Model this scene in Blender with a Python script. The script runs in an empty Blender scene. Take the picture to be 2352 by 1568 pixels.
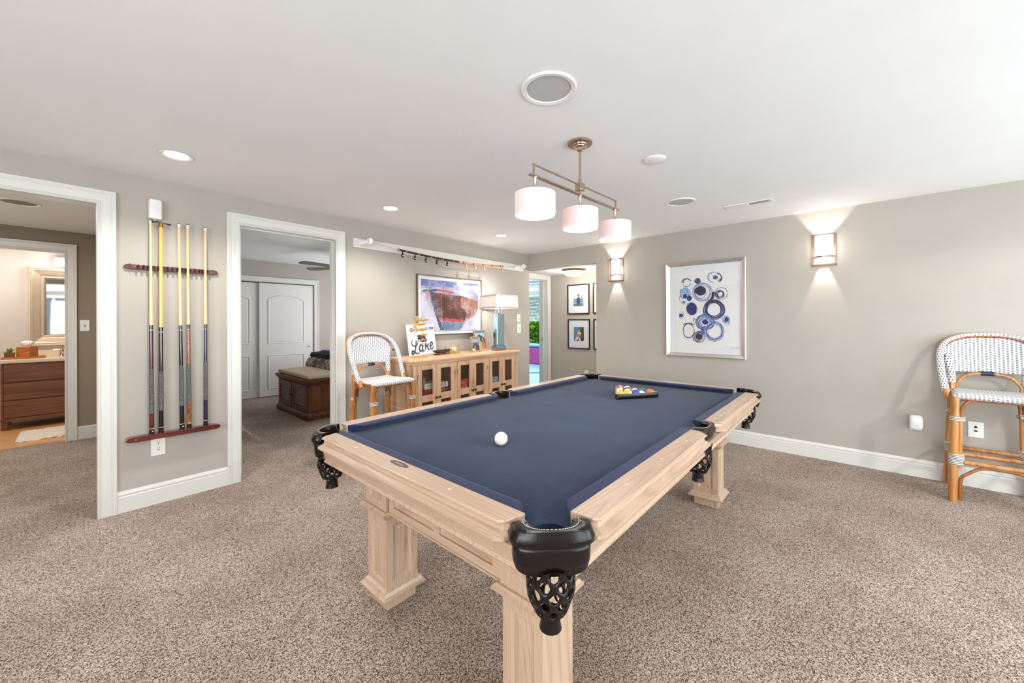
import bpy, bmesh, math, random
from mathutils import Vector, Matrix
from math import sin, cos, pi, radians
random.seed(7)
SC = bpy.context.scene
COL = SC.collection
H = 2.30; YL = 3.70; XR = 4.56

# ---------------------------------------------------------------- materials
MATS = {}
def lin(c):
    return tuple(((v/255.0)/12.92 if v <= 10 else (((v/255.0)+0.055)/1.055)**2.4) for v in c)
def new_mat(name):
    m = bpy.data.materials.new(name); m.use_nodes = True
    nt = m.node_tree
    b = nt.nodes.get('Principled BSDF')
    MATS[name] = m
    return m, nt, b
def N(nt, t, **kw):
    n = nt.nodes.new(t)
    for k, v in kw.items():
        if k in n.inputs: n.inputs[k].default_value = v
        else: setattr(n, k, v)
    return n
def L(nt, a, b): nt.links.new(a, b)
def texco(nt, kind='Object', scale=(1, 1, 1), rot=(0, 0, 0)):
    tc = N(nt, 'ShaderNodeTexCoord'); mp = N(nt, 'ShaderNodeMapping')
    mp.inputs['Scale'].default_value = scale; mp.inputs['Rotation'].default_value = rot
    L(nt, tc.outputs[kind], mp.inputs['Vector'])
    return mp.outputs['Vector']
def ramp(nt, fac, stops, interp='LINEAR'):
    r = N(nt, 'ShaderNodeValToRGB'); r.color_ramp.interpolation = interp
    el = r.color_ramp.elements
    while len(el) < len(stops): el.new(0.5)
    for e, (p, c) in zip(el, stops):
        e.position = p; e.color = (c[0], c[1], c[2], 1)
    L(nt, fac, r.inputs['Fac'])
    return r.outputs['Color']
def bump(nt, b, h, strength=0.3, dist=0.002):
    bp = N(nt, 'ShaderNodeBump'); bp.inputs['Strength'].default_value = strength; bp.inputs['Distance'].default_value = dist
    L(nt, h, bp.inputs['Height']); L(nt, bp.outputs['Normal'], b.inputs['Normal'])
def plain(name, rgb, rough=0.5, metal=0.0, var=0.06, vscale=30, bumps=0.0, bscale=200, spec=0.5, sheen=0, coat=0):
    m, nt, b = new_mat(name)
    c = lin(rgb)
    n = N(nt, 'ShaderNodeTexNoise', Scale=vscale, Detail=3.0)
    L(nt, texco(nt), n.inputs['Vector'])
    col = ramp(nt, n.outputs['Fac'], [(0.3, [v*(1-var) for v in c]), (0.7, [min(1, v*(1+var)) for v in c])])
    L(nt, col, b.inputs['Base Color'])
    b.inputs['Roughness'].default_value = rough; b.inputs['Metallic'].default_value = metal
    b.inputs['Specular IOR Level'].default_value = spec
    b.inputs['Coat Weight'].default_value = coat
    if sheen: b.inputs['Sheen Weight'].default_value = sheen
    if bumps:
        n2 = N(nt, 'ShaderNodeTexNoise', Scale=bscale, Detail=2.0)
        L(nt, texco(nt), n2.inputs['Vector']); bump(nt, b, n2.outputs['Fac'], bumps)
    return m
def emit(name, rgb, strength, base=None):
    m, nt, b = new_mat(name)
    b.inputs['Base Color'].default_value = (*lin(base or rgb), 1)
    b.inputs['Emission Color'].default_value = (*lin(rgb), 1)
    b.inputs['Emission Strength'].default_value = strength
    b.inputs['Roughness'].default_value = 0.8
    return m
def wood(name, stops, axis='X', scale=1.0, rough=0.4, ring=6.0, dist=3.0, stretch=0.07, fine=0.35, coat=0.0):
    """grain running along AXIS in object space; stops = 3 sRGB colours light -> dark"""
    m, nt, b = new_mat(name)
    s = [scale*1.0]*3; s['XYZ'.index(axis)] = scale*stretch
    v = texco(nt, scale=s)
    n1 = N(nt, 'ShaderNodeTexNoise', Scale=ring, Detail=2.0, Distortion=0.6); L(nt, v, n1.inputs['Vector'])
    mul = N(nt, 'ShaderNodeMath', operation='MULTIPLY'); mul.inputs[1].default_value = dist*4
    L(nt, n1.outputs['Fac'], mul.inputs[0])
    fr = N(nt, 'ShaderNodeMath', operation='PINGPONG'); fr.inputs[1].default_value = 0.5
    L(nt, mul.outputs[0], fr.inputs[0])
    s2 = [scale*60]*3; s2['XYZ'.index(axis)] = scale*2.0
    n2 = N(nt, 'ShaderNodeTexNoise', Scale=1.0, Detail=4.0); L(nt, texco(nt, scale=s2), n2.inputs['Vector'])
    ad = N(nt, 'ShaderNodeMath', operation='MULTIPLY_ADD'); ad.inputs[1].default_value = 2*(1-fine); 
    m2 = N(nt, 'ShaderNodeMath', operation='MULTIPLY'); m2.inputs[1].default_value = fine
    L(nt, n2.outputs['Fac'], m2.inputs[0]); L(nt, fr.outputs[0], ad.inputs[0]); L(nt, m2.outputs[0], ad.inputs[2])
    cs = [lin(c) for c in stops]
    col = ramp(nt, ad.outputs[0], [(0.12, cs[2]), (0.34, cs[1]), (0.62, cs[0]), (0.9, cs[1])])
    L(nt, col, b.inputs['Base Color']); b.inputs['Roughness'].default_value = rough
    b.inputs['Coat Weight'].default_value = coat; b.inputs['Coat Roughness'].default_value = 0.15
    bump(nt, b, n2.outputs['Fac'], 0.08, 0.001)
    return m
def glass_pane(name, tint=(255, 255, 255), refl=1.0, rough=0.0):
    m, nt, b = new_mat(name)
    nt.nodes.remove(b)
    out = nt.nodes['Material Output']
    tr = N(nt, 'ShaderNodeBsdfTransparent'); tr.inputs['Color'].default_value = (*lin(tint), 1)
    gl = N(nt, 'ShaderNodeBsdfGlossy'); gl.inputs['Roughness'].default_value = rough
    fr = N(nt, 'ShaderNodeLayerWeight'); fr.inputs['Blend'].default_value = 0.5
    pw = N(nt, 'ShaderNodeMath', operation='POWER'); pw.inputs[1].default_value = 5; L(nt, fr.outputs['Facing'], pw.inputs[0])
    mu = N(nt, 'ShaderNodeMath', operation='MULTIPLY_ADD'); mu.inputs[1].default_value = .9; mu.inputs[2].default_value = .035*refl; mu.use_clamp = True
    L(nt, pw.outputs[0], mu.inputs[0])
    mx = N(nt, 'ShaderNodeMixShader'); L(nt, mu.outputs[0], mx.inputs[0]); L(nt, tr.outputs[0], mx.inputs[1]); L(nt, gl.outputs[0], mx.inputs[2])
    L(nt, mx.outputs[0], out.inputs['Surface'])
    return m

def wall_mat(name, rgb):
    return plain(name, rgb, rough=0.85, var=0.025, vscale=4, bumps=0.12, bscale=350, spec=0.25)
wall_mat('wall_paint', (176, 169, 160))
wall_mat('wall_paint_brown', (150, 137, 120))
wall_mat('wall_paint_warm', (222, 212, 202))
plain('ceiling_paint', (240, 240, 240), rough=0.95, var=0.012, vscale=3, bumps=0.10, bscale=120, spec=0.1)
plain('ceiling_texture', (225, 225, 225), rough=0.95, var=0.03, vscale=60, bumps=0.6, bscale=90, spec=0.1)
plain('trim_white', (218, 216, 210), rough=0.35, var=0.01, vscale=8, spec=0.4)
plain('white_plastic', (238, 238, 235), rough=0.25, var=0.01)
plain('grey_plastic', (120, 120, 120), rough=0.5)
plain('black', (14, 13, 13), rough=0.35, var=0.1)
plain('slot_dark', (60, 55, 50), rough=0.6)
plain('chrome', (225, 225, 228), rough=0.06, metal=1, var=0.0)
plain('nickel', (196, 172, 155), rough=0.22, metal=1, var=0.04)
plain('nickel_dark', (150, 132, 120), rough=0.3, metal=1, var=0.05)
plain('brass', (176, 138, 78), rough=0.28, metal=1)
plain('silver_frame', (222, 218, 212), rough=0.28, metal=1, var=0.05, vscale=12)
plain('speaker_grille', (186, 186, 186), rough=0.7, var=0.08, vscale=600)
plain('speaker_grille_dark', (128, 130, 132), rough=0.7, var=0.08, vscale=600)

# carpet -------------------------------------------------------------------
m, nt, b = new_mat('carpet')
v = texco(nt)
n0 = N(nt, 'ShaderNodeTexNoise', Scale=210, Detail=3.0, Roughness=0.75); L(nt, v, n0.inputs['Vector'])
n1 = N(nt, 'ShaderNodeTexVoronoi', Scale=275); L(nt, v, n1.inputs['Vector'])
n2 = N(nt, 'ShaderNodeTexNoise', Scale=2.2, Detail=4.0); L(nt, v, n2.inputs['Vector'])
sp = N(nt, 'ShaderNodeSeparateColor'); L(nt, n1.outputs['Color'], sp.inputs[0])
ad = N(nt, 'ShaderNodeMath', operation='ADD'); L(nt, n0.outputs['Fac'], ad.inputs[0])
mm = N(nt, 'ShaderNodeMath', operation='MULTIPLY_ADD'); mm.inputs[1].default_value = 0.34; mm.inputs[2].default_value = -0.17
L(nt, sp.outputs[0], mm.inputs[0]); L(nt, mm.outputs[0], ad.inputs[1])
c1 = ramp(nt, ad.outputs[0], [(0.30, lin((70, 50, 40))), (0.42, lin((139, 117, 102))), (0.53, lin((203, 184, 169))), (0.69, lin((240, 228, 217)))])
mx = N(nt, 'ShaderNodeMixRGB', blend_type='MULTIPLY'); mx.inputs[0].default_value = 1
c2 = ramp(nt, n2.outputs['Fac'], [(0.36, (0.82, 0.785, 0.755)), (0.62, (1.0, 1.0, 1.0))])
L(nt, c1, mx.inputs[1]); L(nt, c2, mx.inputs[2]); L(nt, mx.outputs[0], b.inputs['Base Color'])
b.inputs['Roughness'].default_value = 1.0; b.inputs['Specular IOR Level'].default_value = 0.05
bump(nt, b, ad.outputs[0], 0.9, 0.008)

# billiard cloth -------------------------------------------------------------
def felt(name, a, c):
    m, nt, b = new_mat(name); v = texco(nt)
    n0 = N(nt, 'ShaderNodeTexNoise', Scale=420, Detail=2.0); L(nt, v, n0.inputs['Vector'])
    n1 = N(nt, 'ShaderNodeTexNoise', Scale=5, Detail=5.0); L(nt, v, n1.inputs['Vector'])
    w = N(nt, 'ShaderNodeTexNoise', Scale=900, Detail=0.0); L(nt, v, w.inputs['Vector'])
    ad = N(nt, 'ShaderNodeMath', operation='MULTIPLY_ADD'); ad.inputs[1].default_value = 0.55
    L(nt, n0.outputs['Fac'], ad.inputs[0]); 
    m2 = N(nt, 'ShaderNodeMath', operation='MULTIPLY'); m2.inputs[1].default_value = 0.45
    L(nt, n1.outputs['Fac'], m2.inputs[0]); L(nt, m2.outputs[0], ad.inputs[2])
    col = ramp(nt, ad.outputs[0], [(0.34, lin(a)), (0.66, lin(c))])
    L(nt, col, b.inputs['Base Color']); b.inputs['Roughness'].default_value = 0.95
    b.inputs['Specular IOR Level'].default_value = 0.15
    b.inputs['Sheen Weight'].default_value = 0.12; b.inputs['Sheen Roughness'].default_value = 0.5
    bump(nt, b, n0.outputs['Fac'], 0.25, 0.001)
felt('felt', (15, 29, 53), (35, 54, 84))
felt('felt_rail', (21, 27, 58), (38, 48, 88))

ASH = ((194, 166, 142), (183, 154, 129), (164, 134, 109))
for ax in 'XYZ': wood('ash_'+ax, ASH, ax, scale=1.0, rough=0.36, ring=6.5, dist=7.5, stretch=.05, fine=.48, coat=0.15)
CON = ((220, 182, 148), (204, 164, 130), (164, 122, 92))
for ax in 'XZ': wood('console_'+ax, CON, ax, scale=1.0, rough=0.45, ring=5.0, dist=1.6, fine=0.55)
wood('console_inside', ((196, 150, 116), (176, 130, 98), (146, 104, 76)), 'X', rough=0.6)
wood('rattan', ((194, 136, 77), (172, 111, 56), (114, 66, 33)), 'Z', scale=2.0, rough=0.3, ring=9, dist=1.0, fine=0.6, coat=0.4)
wood('rattan_dark', ((158, 98, 52), (136, 80, 40), (96, 52, 26)), 'Z', scale=2.0, rough=0.3, ring=9, dist=1.0, fine=0.6, coat=0.4)
wood('mahogany', ((104, 32, 26), (88, 24, 20), (58, 15, 12)), 'X', scale=1.0, rough=0.18, ring=8, dist=1.2, coat=0.6)
wood('maple', ((236, 200, 150), (228, 188, 136), (205, 160, 110)), 'Z', scale=1.0, rough=0.25, ring=5, dist=0.8, coat=0.5)
wood('maple_yellow', ((232, 182, 104), (222, 168, 88), (196, 140, 66)), 'Z', scale=1.0, rough=0.25, ring=5, dist=0.8, coat=0.5)
wood('burl', ((170, 96, 56), (132, 66, 38), (86, 40, 26)), 'Z', scale=2.0, rough=0.15, ring=12, dist=1.6, stretch=0.4, coat=0.6)
wood('butt_red', ((112, 34, 30), (92, 26, 24), (60, 16, 16)), 'Z', scale=1.0, rough=0.15, ring=8, dist=1.0, coat=0.7)
wood('walnut', ((136, 82, 44), (114, 64, 33), (74, 38, 20)), 'X', scale=1.0, rough=0.4, ring=6, dist=1.6, fine=0.6)
wood('walnut_dark', ((104, 62, 40), (80, 44, 28), (44, 24, 16)), 'Y', scale=1.0, rough=0.4, ring=6, dist=1.6, fine=0.6)
wood('walnut_dark_Z', ((120, 72, 40), (92, 52, 30), (54, 30, 18)), 'Z', scale=1.0, rough=0.4, ring=6, dist=1.6, fine=0.6)
wood('fish_wood', ((226, 172, 104), (212, 152, 84), (176, 116, 60)), 'X', scale=2.0, rough=0.4)
wood('cedar', ((206, 128, 70), (190, 108, 56), (150, 80, 40)), 'X', scale=2.0, rough=0.5)

plain('leather', (20, 13, 11), rough=0.26, var=0.12, vscale=25, bumps=0.10, bscale=160, spec=0.32)
plain('leather_top', (84, 66, 58), rough=0.30, var=0.15, vscale=60, bumps=0.15, bscale=240)
plain('thread', (206, 190, 165), rough=0.6)
plain('pocket_lining', (16, 18, 26), rough=0.9)
plain('rack_tan', (176, 160, 140), rough=0.5)
plain('wrap_black', (30, 30, 32), rough=0.5, var=0.0)
plain('gloss_black', (18, 16, 17), rough=0.12, coat=0.6)
plain('gloss_navy', (28, 28, 60), rough=0.12, coat=0.6)
plain('butt_teal', (22, 46, 46), rough=0.12, coat=0.6)
plain('butt_brown', (48, 28, 22), rough=0.15, coat=0.6)
plain('ivory', (238, 230, 214), rough=0.3)
plain('tip_dark', (46, 40, 44), rough=0.8)
# irish-linen wrap: speckled grey
m, nt, b = new_mat('linen_wrap')
w = N(nt, 'ShaderNodeTexNoise', Scale=260, Detail=2.0, Roughness=0.8); L(nt, texco(nt, scale=(1.6, 1.6, 1)), w.inputs['Vector'])
L(nt, ramp(nt, w.outputs['Fac'], [(0.47, lin((26, 28, 32))), (0.56, lin((128, 127, 126)))]), b.inputs['Base Color'])
b.inputs['Roughness'].default_value = 0.6

# woven seat: white with staggered navy dashes (uv in metres)
def weave(name, bw, rh, base, dash, hu=.24, hv=.30):
    m, nt, b = new_mat(name)
    tc = N(nt, 'ShaderNodeTexCoord'); sp = N(nt, 'ShaderNodeSeparateXYZ'); L(nt, tc.outputs['UV'], sp.inputs[0])
    def M(op, a, v=None, c=None):
        n = N(nt, 'ShaderNodeMath', operation=op)
        for k, q in enumerate((a, v, c)):
            if q is None: continue
            if isinstance(q, (int, float)): n.inputs[k].default_value = q
            else: L(nt, q, n.inputs[k])
        return n.outputs[0]
    v = M('DIVIDE', sp.outputs['Y'], rh); row = M('FLOOR', v)
    par = M('MULTIPLY', M('FLOORED_MODULO', row, 2.0), .5)
    u = M('ADD', M('DIVIDE', sp.outputs['X'], bw), par)
    du = M('ABSOLUTE', M('SUBTRACT', M('FRACT', u), .5)); dv = M('ABSOLUTE', M('SUBTRACT', M('FRACT', v), .5))
    k = M('MULTIPLY', M('LESS_THAN', du, hu), M('LESS_THAN', dv, hv))
    mx = N(nt, 'ShaderNodeMixRGB'); mx.inputs[1].default_value = (*lin(base), 1); mx.inputs[2].default_value = (*lin(dash), 1)
    L(nt, k, mx.inputs[0]); L(nt, mx.outputs[0], b.inputs['Base Color']); b.inputs['Roughness'].default_value = 0.4
    hgt = M('ADD', M('MULTIPLY', M('SINE', M('MULTIPLY', u, 4*pi)), .5), M('SINE', M('MULTIPLY', v, 2*pi)))
    bump(nt, b, hgt, 0.25, 0.001)
weave('woven', 0.040, 0.0063, (228, 227, 226), (34, 36, 60), hu=.135, hv=.41)
m, nt, b = new_mat('binding')   # black and white bands running round a leg (object z)
tc = N(nt, 'ShaderNodeTexCoord'); sx = N(nt, 'ShaderNodeSeparateXYZ'); L(nt, tc.outputs['Object'], sx.inputs[0])
mu = N(nt, 'ShaderNodeMath', operation='MULTIPLY'); mu.inputs[1].default_value = 95.0; L(nt, sx.outputs['Z'], mu.inputs[0])
fr = N(nt, 'ShaderNodeMath', operation='FRACT'); L(nt, mu.outputs[0], fr.inputs[0])
L(nt, ramp(nt, fr.outputs[0], [(0.0, lin((24, 24, 34))), (0.42, lin((236, 234, 228)))], 'CONSTANT'), b.inputs['Base Color'])
b.inputs['Roughness'].default_value = 0.4
plain('navy_binding', (34, 40, 70), rough=0.4)

glass_pane('clear_glass', refl=1.0)
glass_pane('picture_glass', refl=1.6)
glass_pane('cabinet_glass', tint=(246, 243, 240), refl=.8)
m, nt, b = new_mat('globe_glass'); b.inputs['Transmission Weight'].default_value = 1; b.inputs['Roughness'].default_value = 0.0; b.inputs['IOR'].default_value = 1.08
plain('mirror', (235, 235, 235), rough=0.02, metal=1, var=0)
plain('lamp_mirror', (168, 200, 210), rough=0.05, metal=1, var=0)  # teal tint stands in for cool daylight reflected in the column

emit('shade_pink', (255, 222, 220), 0.25, (208, 190, 189))
emit('diffuser_white', (255, 250, 244), 2.2)
emit('can_light', (255, 246, 232), 9.0)
emit('sconce_glass', (255, 236, 222), 1.5)
emit('hall_glass', (255, 222, 176), .8)
emit('bath_glass', (240, 246, 255), 1.2)
m, nt, b = new_mat('lamp_linen')
nt.nodes.remove(b); out = nt.nodes['Material Output']
d = N(nt, 'ShaderNodeBsdfDiffuse'); d.inputs['Color'].default_value = (*lin((238, 233, 231)), 1)
t = N(nt, 'ShaderNodeBsdfTranslucent'); t.inputs['Color'].default_value = (*lin((250, 240, 232)), 1)
mx = N(nt, 'ShaderNodeMixShader'); mx.inputs[0].default_value = 0.45
L(nt, d.outputs[0], mx.inputs[1]); L(nt, t.outputs[0], mx.inputs[2]); L(nt, mx.outputs[0], out.inputs['Surface'])
plain('lamp_band', (196, 186, 182), rough=0.8)
plain('paper', (236, 234, 232), rough=0.7, var=0.01)
plain('mat_white', (232, 232, 236), rough=0.8, var=0.01)
plain('candle', (240, 222, 180), rough=0.5)
plain('knob_iron', (56, 36, 32), rough=0.3, metal=0.6)
plain('sign_white', (232, 226, 218), rough=0.7, var=0.03)
plain('sign_ink', (44, 46, 52), rough=0.6)
plain('sign_navy', (44, 56, 104), rough=0.6)
plain('linen_cushion', (214, 194, 170), rough=0.9, var=0.04, bumps=0.2, bscale=300)
plain('blue_throw', (20, 84, 130), rough=0.8, sheen=0.3)
plain('dark_quilt', (24, 24, 34), rough=0.85)
plain('bath_mat', (232, 222, 204), rough=1.0, bumps=1.0, bscale=120)
plain('stone_top', (236, 214, 182), rough=0.25, var=0.04)
plain('tile', (214, 160, 104), rough=0.35, var=0.06, vscale=6)
plain('tissue', (244, 244, 246), rough=0.9)
plain('succulent', (120, 150, 62), rough=0.5, var=0.25, vscale=40)
plain('gold_frame', (216, 198, 170), rough=0.35, metal=0.4, var=0.06, vscale=20)
plain('sun_floor', (150, 196, 230), rough=0.5, var=0.03, vscale=5)
plain('pink_fabric', (206, 84, 150), rough=0.9, var=0.2, vscale=14)
plain('blue_fabric', (96, 150, 205), rough=0.9)
plain('blind_white', (246, 246, 244), rough=0.5)
plain('shrub_leaf', (128, 190, 40), rough=0.5, var=0.35, vscale=9)
plain('dark_leaf', (50, 60, 36), rough=0.6, var=0.4, vscale=8)
plain('fan_blade', (92, 84, 72), rough=0.4, var=0.05)
plain('door_white', (222, 220, 216), rough=0.4, var=0.01)

# ---------------------------------------------------------------- mesh builder
class MB:
    def __init__(s): s.bm = bmesh.new(); s.mi = 0
    def _tag(s, fs):
        for f in fs: f.material_index = s.mi
        return fs
    def box(s, x0, x1, y0, y1, z0, z1):
        v = [s.bm.verts.new(p) for p in ((x0,y0,z0),(x1,y0,z0),(x1,y1,z0),(x0,y1,z0),(x0,y0,z1),(x1,y0,z1),(x1,y1,z1),(x0,y1,z1))]
        return s._tag([s.bm.faces.new([v[i] for i in q]) for q in ((3,2,1,0),(4,5,6,7),(0,1,5,4),(1,2,6,5),(2,3,7,6),(3,0,4,7))])
    def loops(s, rings, cap0=True, cap1=True, closed=True):
        """rings: list of equal-length lists of points"""
        vs = [[s.bm.verts.new(p) for p in r] for r in rings]; fs = []
        n = len(vs[0])
        for a, b in zip(vs, vs[1:]):
            for i in range(n if closed else n-1):
                j = (i+1) % n
                fs.append(s.bm.faces.new((a[i], a[j], b[j], b[i])))
        if closed and cap0: fs.append(s.bm.faces.new(vs[0][::-1]))
        if closed and cap1: fs.append(s.bm.faces.new(vs[-1]))
        return s._tag(fs)
    def prism(s, poly, z0, z1):
        return s.loops([[(x, y, z0) for x, y in poly], [(x, y, z1) for x, y in poly]])
    def prism_y(s, poly, y0, y1):          # poly in (x, z)
        return s.loops([[(x, y0, z) for x, z in poly], [(x, y1, z) for x, z in poly]])
    def prism_x(s, poly, x0, x1):          # poly in (y, z)
        return s.loops([[(x0, y, z) for y, z in poly], [(x1, y, z) for y, z in poly]])
    def poly(s, pts): return s._tag([s.bm.faces.new([s.bm.verts.new(p) for p in pts])])
    def tube(s, pts, r, seg=10, caps=True, close=False):
        pts = [Vector(p) for p in pts]; n = len(pts)
        rs = r if isinstance(r, (list, tuple)) else [r]*n
        rings = []; up = None
        for i, p in enumerate(pts):
            if close: t = (pts[(i+1) % n]-pts[i-1]).normalized()
            else: t = (pts[min(i+1, n-1)]-pts[max(i-1, 0)]).normalized()
            if up is None:
                up = Vector((0, 0, 1)) if abs(t.z) < 0.9 else Vector((1, 0, 0))
            a = (up - t*up.dot(t)).normalized(); up = a; c = t.cross(a)
            rings.append([p + (a*cos(2*pi*k/seg) + c*sin(2*pi*k/seg))*rs[i] for k in range(seg)])
        if close: rings.append(rings[0])
        return s.loops(rings, caps and not close, caps and not close)
    def lathe(s, prof, c=(0, 0, 0), seg=24, axis='Z', cap0=True, cap1=True):
        rings = []
        for r, z in prof:
            ring = []
            for k in range(seg):
                a = 2*pi*k/seg; x, y = r*cos(a), r*sin(a)
                p = (x, y, z) if axis == 'Z' else ((z, x, y) if axis == 'X' else (y, z, x))
                ring.append((p[0]+c[0], p[1]+c[1], p[2]+c[2]))
            rings.append(ring)
        return s.loops(rings, cap0, cap1)
    def ball(s, c, r, seg=16, sc=(1, 1, 1), half=False):
        prof = []
        n = seg//2
        rings = []
        for i in range(1, n):
            a = -pi/2 + pi*i/n
            rings.append([(c[0]+r*sc[0]*cos(a)*cos(2*pi*k/seg), c[1]+r*sc[1]*cos(a)*sin(2*pi*k/seg), c[2]+r*sc[2]*sin(a)) for k in range(seg)])
        vs = [[s.bm.verts.new(p) for p in rr] for rr in rings]; fs = []
        for a, b in zip(vs, vs[1:]):
            for i in range(seg): fs.append(s.bm.faces.new((a[i], a[(i+1) % seg], b[(i+1) % seg], b[i])))
        lo = s.bm.verts.new((c[0], c[1], c[2]-r*sc[2])); hi = s.bm.verts.new((c[0], c[1], c[2]+r*sc[2]))
        for i in range(seg):
            fs.append(s.bm.faces.new((lo, vs[0][(i+1) % seg], vs[0][i]))); fs.append(s.bm.faces.new((hi, vs[-1][i], vs[-1][(i+1) % seg])))
        return s._tag(fs)
    def frame(s, x0, x1, z0, z1, prof, open_bottom=False, y=0.0):
        """mitred frame round the rectangle; prof = [(u out from the rectangle, v towards the viewer)] closed loop"""
        if open_bottom:
            path = [lambda u: (x0-u, z0), lambda u: (x0-u, z1+u), lambda u: (x1+u, z1+u), lambda u: (x1+u, z0)]
        else:
            path = [lambda u: (x0-u, z0-u), lambda u: (x0-u, z1+u), lambda u: (x1+u, z1+u), lambda u: (x1+u, z0-u)]
        rings = []
        for f in path:
            rings.append([(f(u)[0], y-v, f(u)[1]) for u, v in prof])
        if not open_bottom: rings.append(rings[0])
        fs = s.loops(rings, open_bottom, open_bottom)
        return fs
    def xform(s, M):
        bmesh.ops.transform(s.bm, matrix=M, verts=s.bm.verts); return s
    def add(s, q):
        me = bpy.data.meshes.new('t'); q.bm.to_mesh(me); q.bm.free(); s.bm.from_mesh(me); bpy.data.meshes.remove(me)
    def panel(s, faces, t, d, bev=0.006):
        """recess a panel into each face"""
        for f in faces: f.normal_update()
        for th, dp in ((t, 0), (bev, -d), (.010, 0), (.010, d*.35)):
            bmesh.ops.inset_individual(s.bm, faces=faces, thickness=th, depth=dp, use_even_offset=True)
            for f in faces: f.normal_update()
    def build(s, name, mats, parent=None, smooth=False, bevel=0.0, bseg=2, uv=None, loc=None, rotz=0.0, wire=None, sub=0, fixn=True):
        if fixn: bmesh.ops.recalc_face_normals(s.bm, faces=s.bm.faces)
        me = bpy.data.meshes.new(name)
        if uv:
            lay = s.bm.loops.layers.uv.new('UVMap')
            for f in s.bm.faces:
                for l in f.loops: l[lay].uv = uv(l.vert.co)
        s.bm.to_mesh(me); s.bm.free()
        for mname in (mats if isinstance(mats, (list, tuple)) else [mats]): me.materials.append(MATS[mname])
        o = bpy.data.objects.new(name, me); COL.objects.link(o)
        if smooth:
            for p in me.polygons: p.use_smooth = True
            try: me.set_sharp_from_angle(angle=radians(42))
            except Exception: pass
        if bevel:
            mo = o.modifiers.new('Bevel', 'BEVEL'); mo.width = bevel; mo.segments = bseg; mo.limit_method = 'ANGLE'; mo.angle_limit = radians(40)
        if wire:
            mo = o.modifiers.new('Wire', 'WIREFRAME'); mo.thickness = wire; mo.use_even_offset = False; mo.use_replace = True
        if sub:
            mo = o.modifiers.new('Sub', 'SUBSURF'); mo.levels = sub; mo.render_levels = sub
        if parent: o.parent = parent
        if loc: o.location = loc
        if rotz: o.rotation_euler.z = rotz
        return o
def tag(o, label=None, cat=None, group=None, kind=None):
    if label: o['label'] = label
    if cat: o['category'] = cat
    if group: o['group'] = group
    if kind: o['kind'] = kind
    return o
def thing(name, label, cat, loc=(0, 0, 0), rotz=0.0, group=None):
    o = bpy.data.objects.new(name, None); COL.objects.link(o)
    o.empty_display_size = 0.1; o.location = loc; o.rotation_euler = (0, 0, rotz)
    return tag(o, label, cat, group)
def struct(name, mb, mat, **kw):
    o = mb.build(name, mat, **kw); o['kind'] = 'structure'; return o
def text_mesh(name, txt, size, mat, parent, M, extrude=0.0004, shear=0.0, align='CENTER', spacing=1.0, offset=0.0):
    cu = bpy.data.curves.new(name, 'FONT'); cu.body = txt; cu.size = size; cu.extrude = extrude; cu.shear = shear
    cu.align_x = align; cu.align_y = 'CENTER'; cu.space_character = spacing; cu.resolution_u = 3; cu.offset = offset
    o = bpy.data.objects.new(name, cu); COL.objects.link(o)
    dg = bpy.context.evaluated_depsgraph_get()
    me = bpy.data.meshes.new_from_object(o.evaluated_get(dg))
    bpy.data.objects.remove(o); bpy.data.curves.remove(cu)
    me.name = name; me.materials.clear(); me.materials.append(MATS[mat]); me.transform(M)
    o = bpy.data.objects.new(name, me); COL.objects.link(o)
    if parent: o.parent = parent
    return o
FRONT = Matrix.Rotation(pi/2, 4, 'X')          # text in the xz plane, readable from -y
def arc(cx, cz, r, a0, a1, n=12): return [(cx+r*cos(a0+(a1-a0)*i/n), cz+r*sin(a0+(a1-a0)*i/n)) for i in range(n+1)]
def ribbon(mb, pts, w, y, dy=0.0005):
    """flat brush stroke in the xz plane; w may be a list"""
    n = len(pts); ws = w if isinstance(w, (list, tuple)) else [w]*n
    lo, hi = [], []
    for i in range(n):
        a = Vector(pts[max(i-1, 0)]); c = Vector(pts[min(i+1, n-1)]); t = (c-a)
        if t.length < 1e-9: t = Vector((1, 0))
        t.normalize(); nn = Vector((-t.y, t.x))*ws[i]/2; p = Vector(pts[i])
        lo.append((p.x-nn.x, y, p.y-nn.y)); hi.append((p.x+nn.x, y, p.y+nn.y))
    vs = [s for s in zip([mb.bm.verts.new(q) for q in lo], [mb.bm.verts.new(q) for q in hi])]
    return mb._tag([mb.bm.faces.new((a[0], b2[0], b2[1], a[1])) for a, b2 in zip(vs, vs[1:])])
def spline(pts, n=8):
    """Catmull-Rom through 2d/3d points"""
    P = [Vector(p) for p in pts]; out = []
    for i in range(len(P)-1):
        p0 = P[max(i-1, 0)]; p1 = P[i]; p2 = P[i+1]; p3 = P[min(i+2, len(P)-1)]
        for k in range(n):
            t = k/n
            out.append(0.5*((2*p1)+(p2-p0)*t+(2*p0-5*p1+4*p2-p3)*t*t+(3*p1-p0-3*p2+p3)*t**3))
    out.append(P[-1]); return out
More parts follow.
